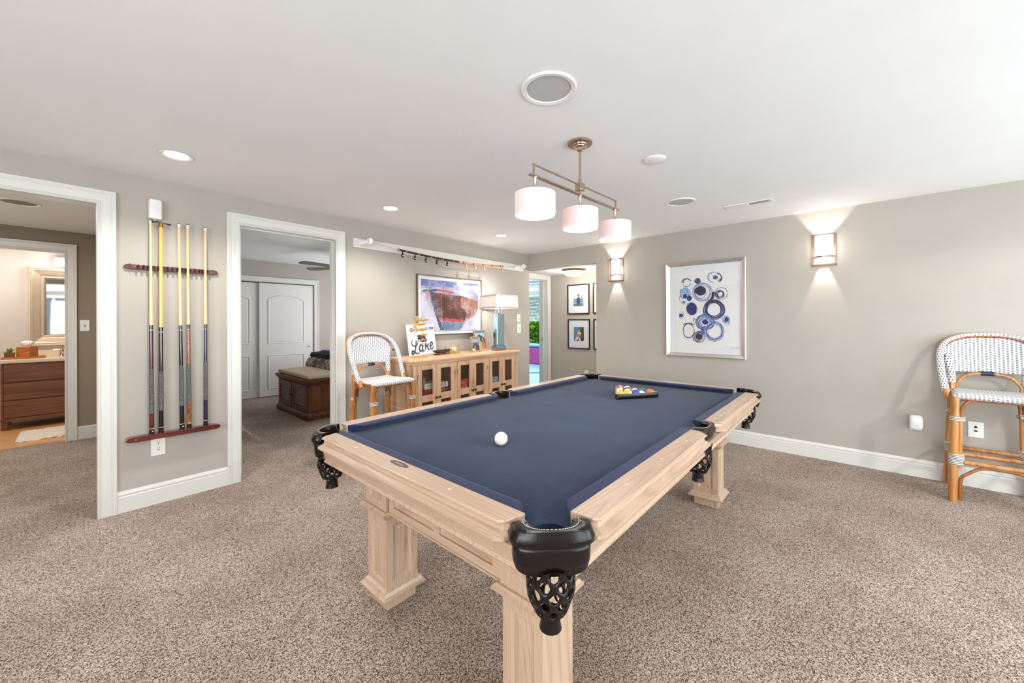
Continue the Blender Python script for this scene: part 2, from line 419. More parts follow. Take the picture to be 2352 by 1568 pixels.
# ================================================================ ROOM SHELL
def wallbox(name, boxes, mat, **kw):
    mb = MB()
    for b in boxes: mb.box(*b)
    return struct(name, mb, mat, **kw)
D1 = (-0.72, 0.085, 2.062); D2 = (0.872, 1.636, 2.064); J = 0.016; WT = 0.12
mb = MB(); mb.box(-3.0, 5.75, -3.2, 7.6, -0.05, 0.0); struct('floor', mb, 'carpet')
mb = MB(); mb.box(-3.12, 4.68, -3.32, 3.82, 2.30, 2.40); struct('ceiling', mb, 'ceiling_paint')
def pierced_x(y0, y1, x0, x1, zt, opens):
    out = []; cur = x0
    for a, c, h in opens:
        out.append((cur, a, y0, y1, 0, zt)); out.append((a, c, y0, y1, h, zt)); cur = c
    out.append((cur, x1, y0, y1, 0, zt)); return out
wallbox('wall_left', pierced_x(3.70, 3.82, -3.0, 4.59, 2.30, [(D1[0]-J, D1[1]+J, D1[2]+J), (D2[0]-J, D2[1]+J, D2[2]+J)]), 'wall_paint')
wallbox('wall_right', [(4.56, 4.68, -3.2, 2.535, 0, 2.30), (4.56, 4.68, 2.535, 3.70, 2.055, 2.30)], 'wall_paint')
wallbox('wall_back', [(-3.12, -3.0, -3.32, 3.82, 0, 0.75), (-3.12, -3.0, -3.32, 3.82, 2.05, 2.30), (-3.12, -3.0, -3.32, -2.3, .75, 2.05), (-3.12, -3.0, 1.2, 3.82, .75, 2.05)], 'wall_paint')
wallbox('wall_near', [(-3.0, 4.68, -3.32, -3.2, 0, 0.12), (-3.0, 4.68, -3.32, -3.2, 2.08, 2.30), (-3.0, -1.6, -3.32, -3.2, .12, 2.08), (0.6, 1.6, -3.32, -3.2, .12, 2.08), (3.9, 4.68, -3.32, -3.2, .12, 2.08)], 'wall_paint')
# passage behind the first doorway, bathroom behind it
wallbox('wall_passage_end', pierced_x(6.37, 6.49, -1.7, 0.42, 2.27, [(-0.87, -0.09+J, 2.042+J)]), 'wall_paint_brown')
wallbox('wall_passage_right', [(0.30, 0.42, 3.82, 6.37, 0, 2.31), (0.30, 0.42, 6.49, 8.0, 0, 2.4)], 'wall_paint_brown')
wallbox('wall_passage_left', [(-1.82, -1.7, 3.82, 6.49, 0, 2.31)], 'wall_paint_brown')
mb = MB(); mb.box(-1.82, 0.30, 3.82, 6.37, 2.27, 2.33); struct('ceiling_passage', mb, 'ceiling_texture')
mb = MB(); mb.box(-1.82, 0.42, 6.43, 8.1, 0.0, 0.004); struct('floor_bathroom', mb, 'tile')
wallbox('wall_bathroom', [(-1.82, 0.42, 8.0, 8.12, 0, 2.4), (-1.82, -1.7, 6.49, 8.0, 0, 2.4)], 'wall_paint_warm')
mb = MB(); mb.box(-1.82, 0.42, 6.37, 8.12, 2.40, 2.45); struct('ceiling_bathroom', mb, 'ceiling_paint')
# bedroom behind the second doorway
CL = (1.15, 2.915, 1.965)
wallbox('wall_bedroom_end', pierced_x(7.5, 7.56, 0.42, 4.47, 2.32, [(CL[0], CL[1], CL[2])]), 'wall_paint')
wallbox('wall_bedroom_right', [(4.47, 4.59, 3.82, 7.56, 0, 2.36)], 'wall_paint')
wallbox('wall_closet', [(0.42, 4.47, 7.9, 7.95, 0, 2.36)], 'wall_paint')
mb = MB(); mb.box(0.42, 4.59, 3.82, 7.95, 2.32, 2.38); struct('ceiling_bedroom', mb, 'ceiling_texture')
# hall and sunroom beyond the opening in the right wall
wallbox('wall_hall_end', [(5.60, 5.70, 0.9, 4.2, 0, 2.085)], 'wall_paint')
HD = (4.70, 5.50, 2.0)
wallbox('wall_hall_left', pierced_x(4.03, 4.20, 4.59, 5.60, 2.085, [(HD[0]-J, HD[1]+J, HD[2]+J)]) + [(4.59, 4.60, 3.82, 4.03, 0, 2.085)], 'wall_paint')
wallbox('wall_hall_right', [(4.68, 5.70, 0.8, 0.9, 0, 2.085)], 'wall_paint')
mb = MB(); mb.box(4.62, 5.70, 0.8, 4.20, 2.085, 2.14); struct('ceiling_hall', mb, 'ceiling_paint')
mb = MB(); mb.box(4.59, 10.7, 4.2, 9.7, -0.04, 0.006); struct('floor_sunroom', mb, 'sun_floor')
wallbox('wall_sunroom', [(10.6, 10.7, 4.2, 7.3, 0, 2.42), (10.6, 10.7, 9.35, 9.7, 0, 2.42), (10.6, 10.7, 7.3, 9.35, 0, .5), (10.6, 10.7, 7.3, 9.35, 2.18, 2.42), (4.59, 10.6, 9.6, 9.7, 0, 2.42), (5.70, 10.6, 4.1, 4.2, 0, 2.42)], 'blind_white')
mb = MB(); mb.box(4.59, 10.7, 4.2, 9.7, 2.42, 2.46)
for i in range(9): mb.box(5.0+i*0.65, 5.12+i*0.65, 4.2, 9.6, 2.32, 2.42)
struct('ceiling_sunroom', mb, 'blind_white')

# baseboards
BP = [(0, 0), (.016, 0), (.016, .104), (.012, .108), (.012, .114), (.016, .118), (.015, .127), (.010, .131), (.006, .142), (0, .142)]
def base_x(name, segs, y, sgn=-1):
    mb = MB()
    for a, c in segs: mb.prism_x([(y+sgn*v, z) for v, z in BP], a, c)
    return struct(name, mb, 'trim_white')
def base_y(name, segs, x, sgn=-1):
    mb = MB()
    for a, c in segs: mb.prism_y([(x+sgn*v, z) for v, z in BP], a, c)
    return struct(name, mb, 'trim_white')
base_x('baseboard_left', [(-3.0, D1[0]-.09), (D1[1]+.09, D2[0]-.09), (D2[1]+.09, 4.585)], 3.70)
base_y('baseboard_right', [(-3.2, 2.535)], 4.56)
base_x('baseboard_passage', [(-0.09+.09, .30)], 6.37)
base_x('baseboard_bedroom', [(CL[1]+.09, 4.47)], 7.5)
base_y('baseboard_hall', [(0.9, 4.03)], 5.60)

# door casings with jambs
CP = [(0, 0), (0, .012), (.007, .017), (.013, .013), (.017, .017), (.022, .014), (.060, .017), (.066, .021), (.072, .019), (.078, .023), (.088, .023), (.090, .018), (.090, 0)]
def doorway(name, op, y, wt, stops=True):
    a, c, h = op
    e = bpy.data.objects.new(name, None); COL.objects.link(e); e['kind'] = 'structure'
    mb = MB(); mb.frame(a, c, 0, h, CP, open_bottom=True, y=y); mb.build('casing', 'trim_white', e)
    mb = MB()
    mb.box(a-J, a, y-.006, y+wt+.006, 0, h+J); mb.box(c, c+J, y-.006, y+wt+.006, 0, h+J); mb.box(a, c, y-.006, y+wt+.006, h, h+J)
    if stops:
        ys = y+wt*.42
        mb.box(a, a+.011, ys, ys+.035, 0, h); mb.box(c-.011, c, ys, ys+.035, 0, h); mb.box(a+.011, c-.011, ys, ys+.035, h-.011, h)
    mb.build('jamb', 'trim_white', e, bevel=.0015)
    return e
doorway('door_1', D1, 3.70, WT, stops=False)
e = doorway('door_2', D2, 3.70, WT)
e = bpy.data.objects.new('door_7', None); COL.objects.link(e); e['kind'] = 'structure'
mb = MB(); mb.box(.876, .911, 3.832, 4.585, .012, 2.050); mb.build('leaf', 'door_white', e, bevel=.0015)
for z in (1.823, 1.092, .354):
    mb = MB(); mb.box(.880, .904, 3.8300, 3.8318, z-.048, z+.048); mb.tube([(.873, 3.829, z-.048), (.873, 3.829, z+.048)], .006, 10)
    for dz in (-.03, 0, .03): mb.ball((.890+(.006 if dz else -.004), 3.830, z+dz), .0032, 8)
    mb.build('hinge', 'nickel_dark', e)
doorway('door_3', (-0.87, -0.09, 2.042), 6.37, WT, stops=False)
doorway('door_4', HD, 4.03, .17)
mb = MB(); mb.box(5.494, 5.4995, 4.13, 4.155, .93, .99); struct('trim_strike', mb, 'nickel_dark')
# closet opening: casing and two sliding arched-panel doors
mb = MB(); mb.frame(CL[0], CL[1], 0, CL[2], CP, open_bottom=True, y=7.5); struct('trim_1', mb, 'trim_white')
def panel_outline(x0, x1, z0, z1, arch):
    if not arch: return [(x0, z0), (x1, z0), (x1, z1), (x0, z1)]
    p = [(x0, z0), (x1, z0)]
    for i in range(13):
        t = i/12; x = x1+(x0-x1)*t; p.append((x, z1-arch+arch*sin(pi*t)**0.8))
    return p
def ridge_panel(mb, out, y):
    cx = sum(p[0] for p in out)/len(out); cz = (min(p[1] for p in out)+max(p[1] for p in out))/2
    wx = max(p[0] for p in out)-cx; wz = max(p[1] for p in out)-cz
    def off(d, yy): return [(cx+(px-cx)*(1-d/wx), yy, cz+(pz-cz)*(1-d/wz)) for px, pz in out]
    mb.loops([off(0, y+.001), off(.004, y-.009), (off(.016, y-.010)), off(.028, y+.004 if False else y-.001), off(.040, y-.004)], cap0=False, cap1=True)
def closet_door(name, x0, x1, y, pull):
    e = bpy.data.objects.new(name, None); COL.objects.link(e); e['kind'] = 'structure'
    mb = MB(); mb.box(x0, x1, y, y+.034, .012, 1.95)
    w = x1-x0
    ridge_panel(mb, panel_outline(x0+.125*w/.86, x1-.15*w/.86, .905, 1.765, .09), y)
    ridge_panel(mb, panel_outline(x0+.125*w/.86, x1-.15*w/.86, .125, .715, 0), y)
    mb.build('leaf', 'door_white', e)
    if pull:
        mb = MB(); mb.lathe([(.030, 0), (.030, .004), (.022, .005), (.018, .001)], seg=20); mb.xform(Matrix.Translation((x1-.075, y, .835)) @ Matrix.Rotation(pi/2, 4, 'X') @ Matrix.Diagonal((1.35, .5, 1, 1)))
        mb.build('finger_pull', 'chrome', e)
closet_door('door_5', 2.040, 2.905, 7.505, True)
closet_door('door_6', 1.16, 2.08, 7.545, False)

# windows behind the viewpoint that let the daylight in
def window(name, horiz, c0, c1, z0, z1, at, n):
    e = bpy.data.objects.new(name, None); COL.objects.link(e); e['kind'] = 'structure'
    mb = MB(); mb.frame(c0, c1, z0, z1, [(0, -.10), (0, .012), (.07, .018), (.09, .018), (.09, 0), (.02, 0), (.02, -.10)])
    for i in range(1, n):
        x = c0+(c1-c0)*i/n; mb.box(x-.03, x+.03, .04, .08, z0, z1)
    M = Matrix.Translation((0, at, 0)) @ Matrix.Rotation(pi, 4, 'Z') if horiz else Matrix.Translation((at, 0, 0)) @ Matrix.Rotation(pi/2, 4, 'Z')
    mb.xform(M); mb.build('sash', 'trim_white', e)
    mb = MB(); mb.box(c0, c1, .058, .062, z0, z1); mb.xform(M); mb.build('glazing', 'clear_glass', e)
window('window_1', False, -2.3, 1.2, .75, 2.05, -3.0, 3)
window('window_2', True, -0.6, 1.6, .12, 2.08, -3.2, 2)
window('window_3', True, -3.9, -1.6, .12, 2.08, -3.2, 2)
# sunroom window with blind, and the garden
e = bpy.data.objects.new('window_4', None); COL.objects.link(e); e['kind'] = 'structure'
mb = MB(); mb.frame(-9.35, -7.3, .5, 2.18, [(0, -.10), (0, .012), (.07, .018), (.07, 0), (.02, 0), (.02, -.10)]); mb.box(-8.05, -8.0, .02, .06, .5, 2.18)
mb.xform(Matrix.Translation((10.6, 0, 0)) @ Matrix.Rotation(-pi/2, 4, 'Z')); mb.build('sash', 'trim_white', e)
bl = thing('window_blind', 'white slatted blind over the upper half of the sunroom window', 'blind', (10.55, 8.33, 2.16))
for i in range(21):
    mb = MB(); z = -.02-i*.042
    mb.loops([[(-.012, -.98, z-.010), (-.012, .98, z-.010), (.012, .98, z+.010), (.012, -.98, z+.010)], [(-.011, -.98, z-.012), (-.011, .98, z-.012), (.013, .98, z+.008), (.013, -.98, z+.008)]])
    mb.build('slat', 'blind_white', bl)
mb = MB(); mb.box(-.02, .02, -.99, .99, -.02, .02); mb.build('head_rail', 'blind_white', bl)
def foliage(mb, c, s, n, sz, seed):
    rnd = random.Random(seed)
    for i in range(n):
        while True:
            p = Vector((rnd.uniform(-1, 1), rnd.uniform(-1, 1), rnd.uniform(-1, 1)))
            if p.length < 1: break
        p = Vector((c[0]+p.x*s[0], c[1]+p.y*s[1], c[2]+p.z*s[2]))
        R = Matrix.Rotation(rnd.uniform(0, 6.28), 3, 'Z') @ Matrix.Rotation(rnd.uniform(-1.2, 1.2), 3, 'X')
        a = sz*rnd.uniform(.6, 1.3)
        q = [p+R @ Vector(v) for v in ((0, 0, 0), (a*.35, a*.5, a*.1), (0, a, 0), (-a*.35, a*.5, a*.1))]
        mb.poly([tuple(v) for v in q])
sh = thing('garden_shrub', 'bright lime green leafy shrub outside the sunroom window below the blind', 'shrub', (11.5, 8.5, 0))
mb = MB(); foliage(mb, (0, 0, .85), (.45, 1.1, .72), 2000, .13, 3); mb.build('foliage', 'shrub_leaf', sh, fixn=False)
mb = MB(); mb.tube([(0, 0, 0), (.03, .05, .5), (0, 0, 1.0)], [.04, .03, .01], 8); mb.build('stem', 'dark_leaf', sh)
tr = thing('garden_tree', 'dark leafy tree outside showing through the gaps of the sunroom blind', 'tree', (13.2, 9.4, 0))
mb = MB(); foliage(mb, (0, 0, 2.0), (.9, 2.0, 1.5), 1400, .26, 4); mb.build('foliage', 'dark_leaf', tr, fixn=False)
mb = MB(); mb.tube([(0, 0, 0), (.05, .05, 1), (0, 0, 2.4)], [.12, .1, .04], 8); mb.build('tree_trunk', 'walnut_dark_Z', tr)
mb = MB(); mb.box(10.7, 17, 4, 14, -.06, -.02); struct('ground', mb, 'dark_leaf')
# ================================================================ POOL TABLE
TX, TY = 1.970, 1.190; HL, HW = 1.276, 0.718; IL, IW = 1.198, 0.635; ZR = 0.783; ZC = 0.749
tbl = thing('pool_table', 'pale ash pool table with navy cloth and dark leather net pockets', 'pool table', (TX, TY, 0))
# slate bed with cloth: outline notched at the six pockets
def arcp(cx, cy, r, a0, a1, n=10): return [(cx+r*cos(a0+(a1-a0)*i/n), cy+r*sin(a0+(a1-a0)*i/n)) for i in range(n+1)]
bedL, bedW, pr = 1.205, .642, .060
out = []
def notch(cx, cy, a0, a1): out.extend(arcp(cx, cy, pr, a0, a1))
notch(-bedL+.012, -bedW+.012, radians(105), radians(-15))
notch(0, -bedW-.018, radians(160), radians(20))
notch(bedL-.012, -bedW+.012, radians(195), radians(75))
notch(bedL-.012, bedW-.012, radians(285), radians(165))
notch(0, bedW+.018, radians(340), radians(200))
notch(-bedL+.012, bedW-.012, radians(15), radians(-105))
mb = MB(); mb.prism(out, ZC-.028, ZC); mb.build('bed_cloth', 'felt', tbl)
# cushions
def cushion(L0, L1, m0, m1, M):
    """nose ends L0..L1, back ends m0..m1 along the rail; local y: 0 = wood edge, -0.05 = nose"""
    mb = MB(); prof = [(0.0, ZR-.001), (-.030, ZR), (-.046, ZR-.003), (-.052, ZR-.010), (-.049, ZR-.016), (-.030, ZR-.030), (0.0, ZR-.030)]
    def X(y, a, b): return a+(b-a)*(-y/.052)
    mb.loops([[(X(y, m0, L0), y, z) for y, z in prof], [(X(y, m1, L1), y, z) for y, z in prof]])
    mb.xform(M); return mb.build('cushion', 'felt_rail', tbl, smooth=True)
Tm = Matrix.Translation; Rz = lambda a: Matrix.Rotation(a, 4, 'Z')
side0, side1 = -IL+.082, -.075
for sy in (1, -1):
    for sx in (1, -1):
        # side cushions (two a side) built for +y then mirrored by rotation
        a0, a1 = -1.105, -.068
        if sy > 0:
            if sx < 0: cushion(a0+.052, a1-.030, a0, a1, Tm((0, IW, 0)))
            else: cushion(-a1+.030, -a0-.052, -a1, -a0, Tm((0, IW, 0)))
        else:
            if sx < 0: cushion(a0+.052, a1-.030, a0, a1, Rz(pi) @ Tm((0, IW, 0)))
            else: cushion(-a1+.030, -a0-.052, -a1, -a0, Rz(pi) @ Tm((0, IW, 0)))
for s in (0, pi):
    cushion(-.545+.052, .545-.052, -.545, .545, Rz(s+pi/2) @ Tm((0, IL, 0)))
plain('rail_pearl', (222, 204, 186), rough=.3)
# wooden rails: stacked outlines, outer edge moulded
def rail(a0i, a0o, a1i, a1o, width, M, mat, dots):
    """inner edge a0i..a1i at y=0, outer edge a0o..a1o at y=width; chamfered outer corners"""
    mb = MB(); ch = .016
    def lay(o, z):
        w = width+o
        return [(a0i, 0, z), (a1i, 0, z), (a1o+o*.3, w-ch, z), (a1o-ch, w, z), (a0o+ch, w, z), (a0o-o*.3, w-ch, z)]
    mb.loops([lay(-.020, ZR-.052), lay(-.006, ZR-.052), lay(.016, ZR-.046), lay(.018, ZR-.038), lay(.008, ZR-.034), lay(-.008, ZR-.026), lay(-.010, ZR-.013), lay(.000, ZR-.008), lay(.002, ZR-.003), lay(-.001, ZR)])
    mb.xform(M); o = mb.build('rail', mat, tbl, bevel=.0012)
    for d in dots:
        mb = MB(); mb.lathe([(.0001, 0), (.0055, 0), (.0055, .0006), (.0001, .0006)], c=(d, width*.5, ZR-.0001), seg=12); mb.xform(M); mb.build('rail_sight', 'rail_pearl', o)
WX = HL-IL; WY = HW-IW
for s in (0, pi):
    rail(-.552, -.540, .552, .540, WX-.004, Rz(s+pi/2) @ Tm((0, IL, 0)), 'ash_Y', (-.29, 0.29) if s else (-.29, .29))
for s in (0, pi):
    R = Rz(s) @ Tm((0, IW, 0))
    rail(-1.112, -1.108, -.062, -.128, WY-.004, R, 'ash_X', (-.86, -.57, -.29))
    rail(.062, .128, 1.112, 1.108, WY-.004, R, 'ash_X', (.29, .57, .86))
# blind (frieze) below the rails
mb = MB()
def ring(l, w, z, c=.10): return [(-l+c, -w, z), (l-c, -w, z), (l, -w+c, z), (l, w-c, z), (l-c, w, z), (-l+c, w, z), (-l, w-c, z), (-l, -w+c, z)]
o1, o2 = .012, .040
mb.loops([ring(1.07, .52, .652), ring(HL-o2, HW-o2, .652), ring(HL-o2+.005, HW-o2+.005, .658), ring(HL-o2-.001, HW-o2-.001, .666), ring(HL-o1, HW-o1, ZR-.052)], cap1=True)
mb.build('rail_apron', 'ash_X', tbl)
# cabinet: four panelled aprons between the leg blocks
def apron(x0, x1, M, n):
    mb = MB(); w = .030; zb, zt, st = .447, .665, .036
    mb.box(x0, x1, -w+.013, 0, zb, zt)
    pw = (x1-x0-st*(n+1))/n
    for i in range(n+1):
        x = x0+i*(pw+st); mb.box(x, x+st, -w, -w+.0135, zb, zt)
    for i in range(n):
        x = x0+st+i*(pw+st); mb.box(x, x+pw, -w, -w+.0135, zb, zb+.028); mb.box(x, x+pw, -w, -w+.0135, zt-.022, zt)
        y = -w+.013
        lo = []
        for d, dy in ((0, -.006), (.004, -.008), (.012, -.003), (.016, 0)):
            lo.append([(x+d, y+dy, zb+.028+d), (x+pw-d, y+dy, zb+.028+d), (x+pw-d, y+dy, zt-.022-d), (x+d, y+dy, zt-.022-d)])
        mb.loops(lo, cap0=False, cap1=False)
    mb.box(x0, x1, -w-.004, 0, .440, .447)
    mb.xform(M); return mb
ins = .212
apron(-.335, .335, Tm((-HL+ins+.030, 0, 0)) @ Rz(-pi/2), 2).build('apron', 'ash_Y', tbl)
apron(-.335, .335, Tm((HL-ins-.030, 0, 0)) @ Rz(pi/2), 2).build('apron', 'ash_Y', tbl)
apron(-.89, .89, Tm((0, -HW+ins+.030, 0)), 4).build('apron', 'ash_X', tbl)
apron(-.89, .89, Tm((0, HW-ins-.030, 0)) @ Rz(pi), 4).build('apron', 'ash_X', tbl)
# legs
def legmesh():
    mb = MB(); q = .172
    f = mb.box(0, q, 0, q, .447, .676); mb.panel([f[2], f[3], f[4], f[5]], .030, .006, .008)
    def sq(o, z): return [(-o, -o, z), (q+o, -o, z), (q+o, q+o, z), (-o, q+o, z)]
    mb.loops([sq(-.006, .405), sq(.004, .412), sq(.010, .420), sq(.020, .426), sq(.022, .436), sq(.016, .440), sq(.010, .447)])
    k = .006
    f = mb.box(k, q-k, k, q-k, .085, .408); mb.panel([f[2], f[3], f[4], f[5]], .034, .008, .009)
    mb.loops([sq(-.012, .050), sq(.006, .052), sq(.020, .058), sq(.022, .066), sq(.012, .074), sq(.006, .088), sq(-.006, .096)])
    mb.box(.012, q-.012, .012, q-.012, 0, .053)
    return mb
for sx in (-1, 1):
    for sy in (-1, 1):
        x = -HL+ins-.010 if sx < 0 else HL-ins+.010-.172
        y = -HW+ins-.010 if sy < 0 else HW-ins+.010-.172
        mb = legmesh(); mb.xform(Tm((x, y, 0))); mb.build('leg', 'ash_Z', tbl)
# pockets -----------------------------------------------------------------
def pocket(M, half=.101, depth=.067, back=.010, mouth=.054, drop=.098):
    """local +x = outwards, y = along the mouth"""
    Z = ZR+.003
    def Dsh(o, n=18):
        # outer outline from (+half) round the front to (-half)
        pts = []
        for i in range(n+1):
            a = -pi/2+pi*i/n
            ca, sa = cos(a), sin(a)
            e = 0.56
            pts.append((back+(depth-back+o)*(abs(ca)**e), (half+o)*(abs(sa)**e)*(1 if sa > 0 else -1)))
        return pts
    def inner(n=18): return [(.004+(mouth-.008)*cos(-pi/2+pi*i/n)*1.05, mouth*sin(-pi/2+pi*i/n)) for i in range(n+1)]
    A = inner()
    rg = [[(x, y, Z-.040) for x, y in A], [(x, y, Z-.006) for x, y in A]]
    def mixr(t, o, z): 
        O = Dsh(o); return [(a[0]+(b[0]-a[0])*t, a[1]+(b[1]-a[1])*t, z) for a, b in zip(A, O)]
    rg += [mixr(.12, 0, Z), mixr(.55, 0, Z+.001), mixr(.88, 0, Z-.0005), mixr(.97, 0, Z-.004), mixr(1.01, 0, Z-.012), mixr(1, .006, Z-.022), mixr(1, .004, Z-.034), mixr(1, -.004, Z-.042)]
    mb = MB(); mb.loops(rg, closed=False); mb.xform(M); pk = mb.build('pocket', 'leather', tbl, smooth=True)
    pk.modifiers.new('Solid', 'SOLIDIFY').thickness = .003
    # stitched seam on top
    mb = MB(); pts = [Vector(p)+Vector((0, 0, .0022)) for p in mixr(.36, 0, Z+.0005)]
    for a, b in zip(pts, pts[1:]):
        for t in (0.1, .6):
            p, q = a.lerp(b, t), a.lerp(b, t+.33); mb.tube([p, q], .0008, 5)
    mb.xform(M); mb.build('stitching', 'thread', pk)
    # skirt of leather with a wavy hem
    top = Dsh(-.003); rows = []
    for k, (o, z) in enumerate(((0, Z-.040), (-.002, Z-.055), (-.003, Z-.080))): rows.append([(x+o, y*(1+o*4), z) for x, y in top])
    hem = []
    n = len(top)-1
    for i, (x, y) in enumerate(top):
        u = i/n; wv = .5-.5*cos(2*pi*u*1.0); hem.append((x*.96-.004, y*.94, Z-drop-.012*wv))
    rows.append(hem)
    mb = MB(); mb.loops(rows, closed=False); mb.xform(M); sk = mb.build('leather_shield', 'leather', pk, smooth=True)
    sk.modifiers.new('Solid', 'SOLIDIFY').thickness = .003
    # drop lining
    mb = MB(); mb.lathe([(mouth, Z-.040), (mouth-.002, Z-.10)], c=(.004, 0, 0), seg=20, cap0=False, cap1=False); mb.xform(M); mb.build('lining', 'pocket_lining', pk)
    # net of leather straps
    zt = Z-drop+.012; zb = Z-drop-.135; rows = 6; nn = 8
    R = [.052, .057, .060, .060, .056, .044, .028]
    mb = MB(); V = []
    for i in range(rows+1):
        z = zt+(zb-zt)*i/rows
        V.append([mb.bm.verts.new((.006+R[i]*cos(2*pi*(k+.5*(i % 2))/nn), R[i]*sin(2*pi*(k+.5*(i % 2))/nn), z)) for k in range(nn)])
    for i in range(0, rows-1):
        for k in range(nn):
            k2 = k if i % 2 else (k-1) % nn
            k3 = (k2+1) % nn
            # diamond: top V[i][k], sides V[i+1], bottom V[i+2][k]
            mb.bm.faces.new((V[i][k], V[i+1][k2] , V[i+2][k], V[i+1][k3]))
    mb.xform(M); mb.build('net', 'leather', pk, wire=.012, sub=1, smooth=True)
    mb = MB(); mb.lathe([(.027, zb+.006), (.024, zb), (.025, zb-.020), (.028, zb-.036), (.020, zb-.036), (.018, zb-.02)], c=(.006, 0, 0), seg=18)
    mb.xform(M); mb.build('tassel', 'leather', pk)
cpx, cpy = -IL+.016, -IW+.016
for (sx, sy, a) in ((-1, -1, radians(225)), (1, -1, radians(-45)), (1, 1, radians(45)), (-1, 1, radians(135))):
    pocket(Tm((-cpx*sx if sx > 0 else cpx, -cpy*sy if sy > 0 else cpy, 0)) @ Rz(a))
for sy in (-1, 1):
    pocket(Tm((0, sy*(IW-.004), 0)) @ Rz(sy*pi/2), half=.108, depth=.068, back=.004, mouth=.056)
# oval maker's badge on the near rail
bx, by = .748-TX, 1.192-TY
mb = MB(); mb.lathe([(.001, 0), (1, 0), (1, .0008), (.001, .0008)], seg=32); mb.xform(Tm((bx, by, ZR)) @ Matrix.Diagonal((.0145, .054, 1, 1)))
bd = mb.build('badge', 'gloss_black', tbl); MATS['badge_brown'] = plain('badge_brown', (58, 32, 24), rough=.3); bd.data.materials[0] = MATS['badge_brown']
mb = MB(); pts = [(.0132*cos(t*pi/20), .051*sin(t*pi/20), .0010) for t in range(40)]; mb.tube(pts, .0004, 5, close=True); mb.xform(Tm((bx, by, ZR))); mb.build('badge_line', 'rack_tan', bd)
text_mesh('lettering', 'Hotz', .021, 'rack_tan', bd, Tm((bx, by, ZR+.0011)) @ Rz(-pi/2) @ Matrix.Diagonal((1.25, .8, 1, 1)), shear=.35, extrude=.0002)

# ---------------------------------------------------------------- balls and rack
def ball_mat(name, rgb, stripe):
    m, nt, b = new_mat(name)
    tc = N(nt, 'ShaderNodeTexCoord'); sx = N(nt, 'ShaderNodeSeparateXYZ'); L(nt, tc.outputs['Object'], sx.inputs[0])
    cream = (*lin((236, 220, 190)), 1); colr = (*lin(rgb), 1)
    mx = N(nt, 'ShaderNodeMixRGB'); mx.inputs[1].default_value = colr; mx.inputs[2].default_value = cream
    if stripe:
        ab = N(nt, 'ShaderNodeMath', operation='ABSOLUTE'); L(nt, sx.outputs['Z'], ab.inputs[0])
        gt = N(nt, 'ShaderNodeMath', operation='GREATER_THAN'); gt.inputs[1].default_value = .0145; L(nt, ab.outputs[0], gt.inputs[0]); L(nt, gt.outputs[0], mx.inputs[0])
    else: mx.inputs[0].default_value = 0
    ln = N(nt, 'ShaderNodeMath', operation='LESS_THAN'); ln.inputs[1].default_value = -.0268; L(nt, sx.outputs['Y'], ln.inputs[0])
    m2 = N(nt, 'ShaderNodeMixRGB'); m2.inputs[2].default_value = (*lin((240, 236, 226)), 1)
    L(nt, ln.outputs[0], m2.inputs[0]); L(nt, mx.outputs[0], m2.inputs[1]); L(nt, m2.outputs[0], b.inputs['Base Color'])
    b.inputs['Roughness'].default_value = .08; b.inputs['Coat Weight'].default_value = .5
BR = .0286
BALLC = {1: (232, 170, 40), 2: (22, 70, 160), 3: (206, 40, 40), 4: (70, 34, 96), 5: (238, 96, 34), 6: (16, 106, 62), 7: (128, 26, 34), 8: (22, 20, 22)}
CNAME = {1: 'yellow', 2: 'blue', 3: 'red', 4: 'purple', 5: 'orange', 6: 'green', 7: 'maroon', 8: 'black'}
A = Vector((2.428, 1.182)); B_ = Vector((2.672, 1.018)); ab = (B_-A); d = ab.normalized(); nrm = Vector((-d.y, d.x))
pit = BR*2.02
mid = (A+B_)/2
rows = [[1, 9, 2, 10, 5], [14, 12, 13, 6], [15, 8, 4], [7, 11], [3]]
where = ['in the front row of the black rack', 'in the second row of the black rack', 'in the third row of the black rack', 'in the row of two near the rack tip', 'alone at the far tip of the black rack']
bmesh_cache = {}
face_rot = {1: (0.05, .3, -.45), 2: (.1, .2, .35), 8: (-.7, .3, .2)}
for ri, row in enumerate(rows):
    for ci, num in enumerate(row):
        p = mid+d*((ci-(len(row)-1)/2)*pit)+nrm*(.030+ri*pit*.8660)
        stripe = num > 8; base = num-8 if stripe else num
        nm = 'ball_%d' % num; ball_mat(nm, BALLC[base], stripe)
        mb = MB(); mb.ball((0, 0, 0), BR, 24)
        o = mb.build('pool_ball', nm, smooth=True, loc=(p.x, p.y, ZC+BR))
        rnd = random.Random(num*13)
        o.rotation_euler = face_rot.get(num, (rnd.uniform(-1.2, .2), rnd.uniform(-.9, .9), rnd.uniform(-1.2, .9)))
        if num in (14, 15, 11, 13, 12): o.rotation_euler = (rnd.uniform(-.5, -.2), rnd.uniform(-.3, .3), .5)
        if num in (9, 10): o.rotation_euler = (1.3 if num == 9 else .3, .4 if num == 9 else 1.35, .3)
        lb = ('cream pool ball with a %s stripe %s' if stripe else 'solid %s pool ball %s') % (CNAME[base], where[ri])
        tag(o, lb, 'pool ball', 'balls in the triangle rack')
        t = text_mesh('number', str(num), .012, 'black', o, Matrix.Translation((0, -BR-.0001, 0)) @ FRONT, extrude=.0001)
cb = MB(); cb.ball((0, 0, 0), BR, 28); o = cb.build('cue_ball', 'ivory', smooth=True, loc=(1.207, 1.131, ZC+BR))
tag(o, 'white cue ball alone on the near half of the navy cloth', 'cue ball')
rk = thing('ball_rack', 'black triangular rack holding the coloured balls on the navy cloth', 'rack', (0, 0, ZC))
tri = [mid-d*(pit*2+.056)+nrm*(-.004), mid+d*(pit*2+.056)+nrm*(-.004), mid+nrm*(.030+4*pit*.866+.066)]
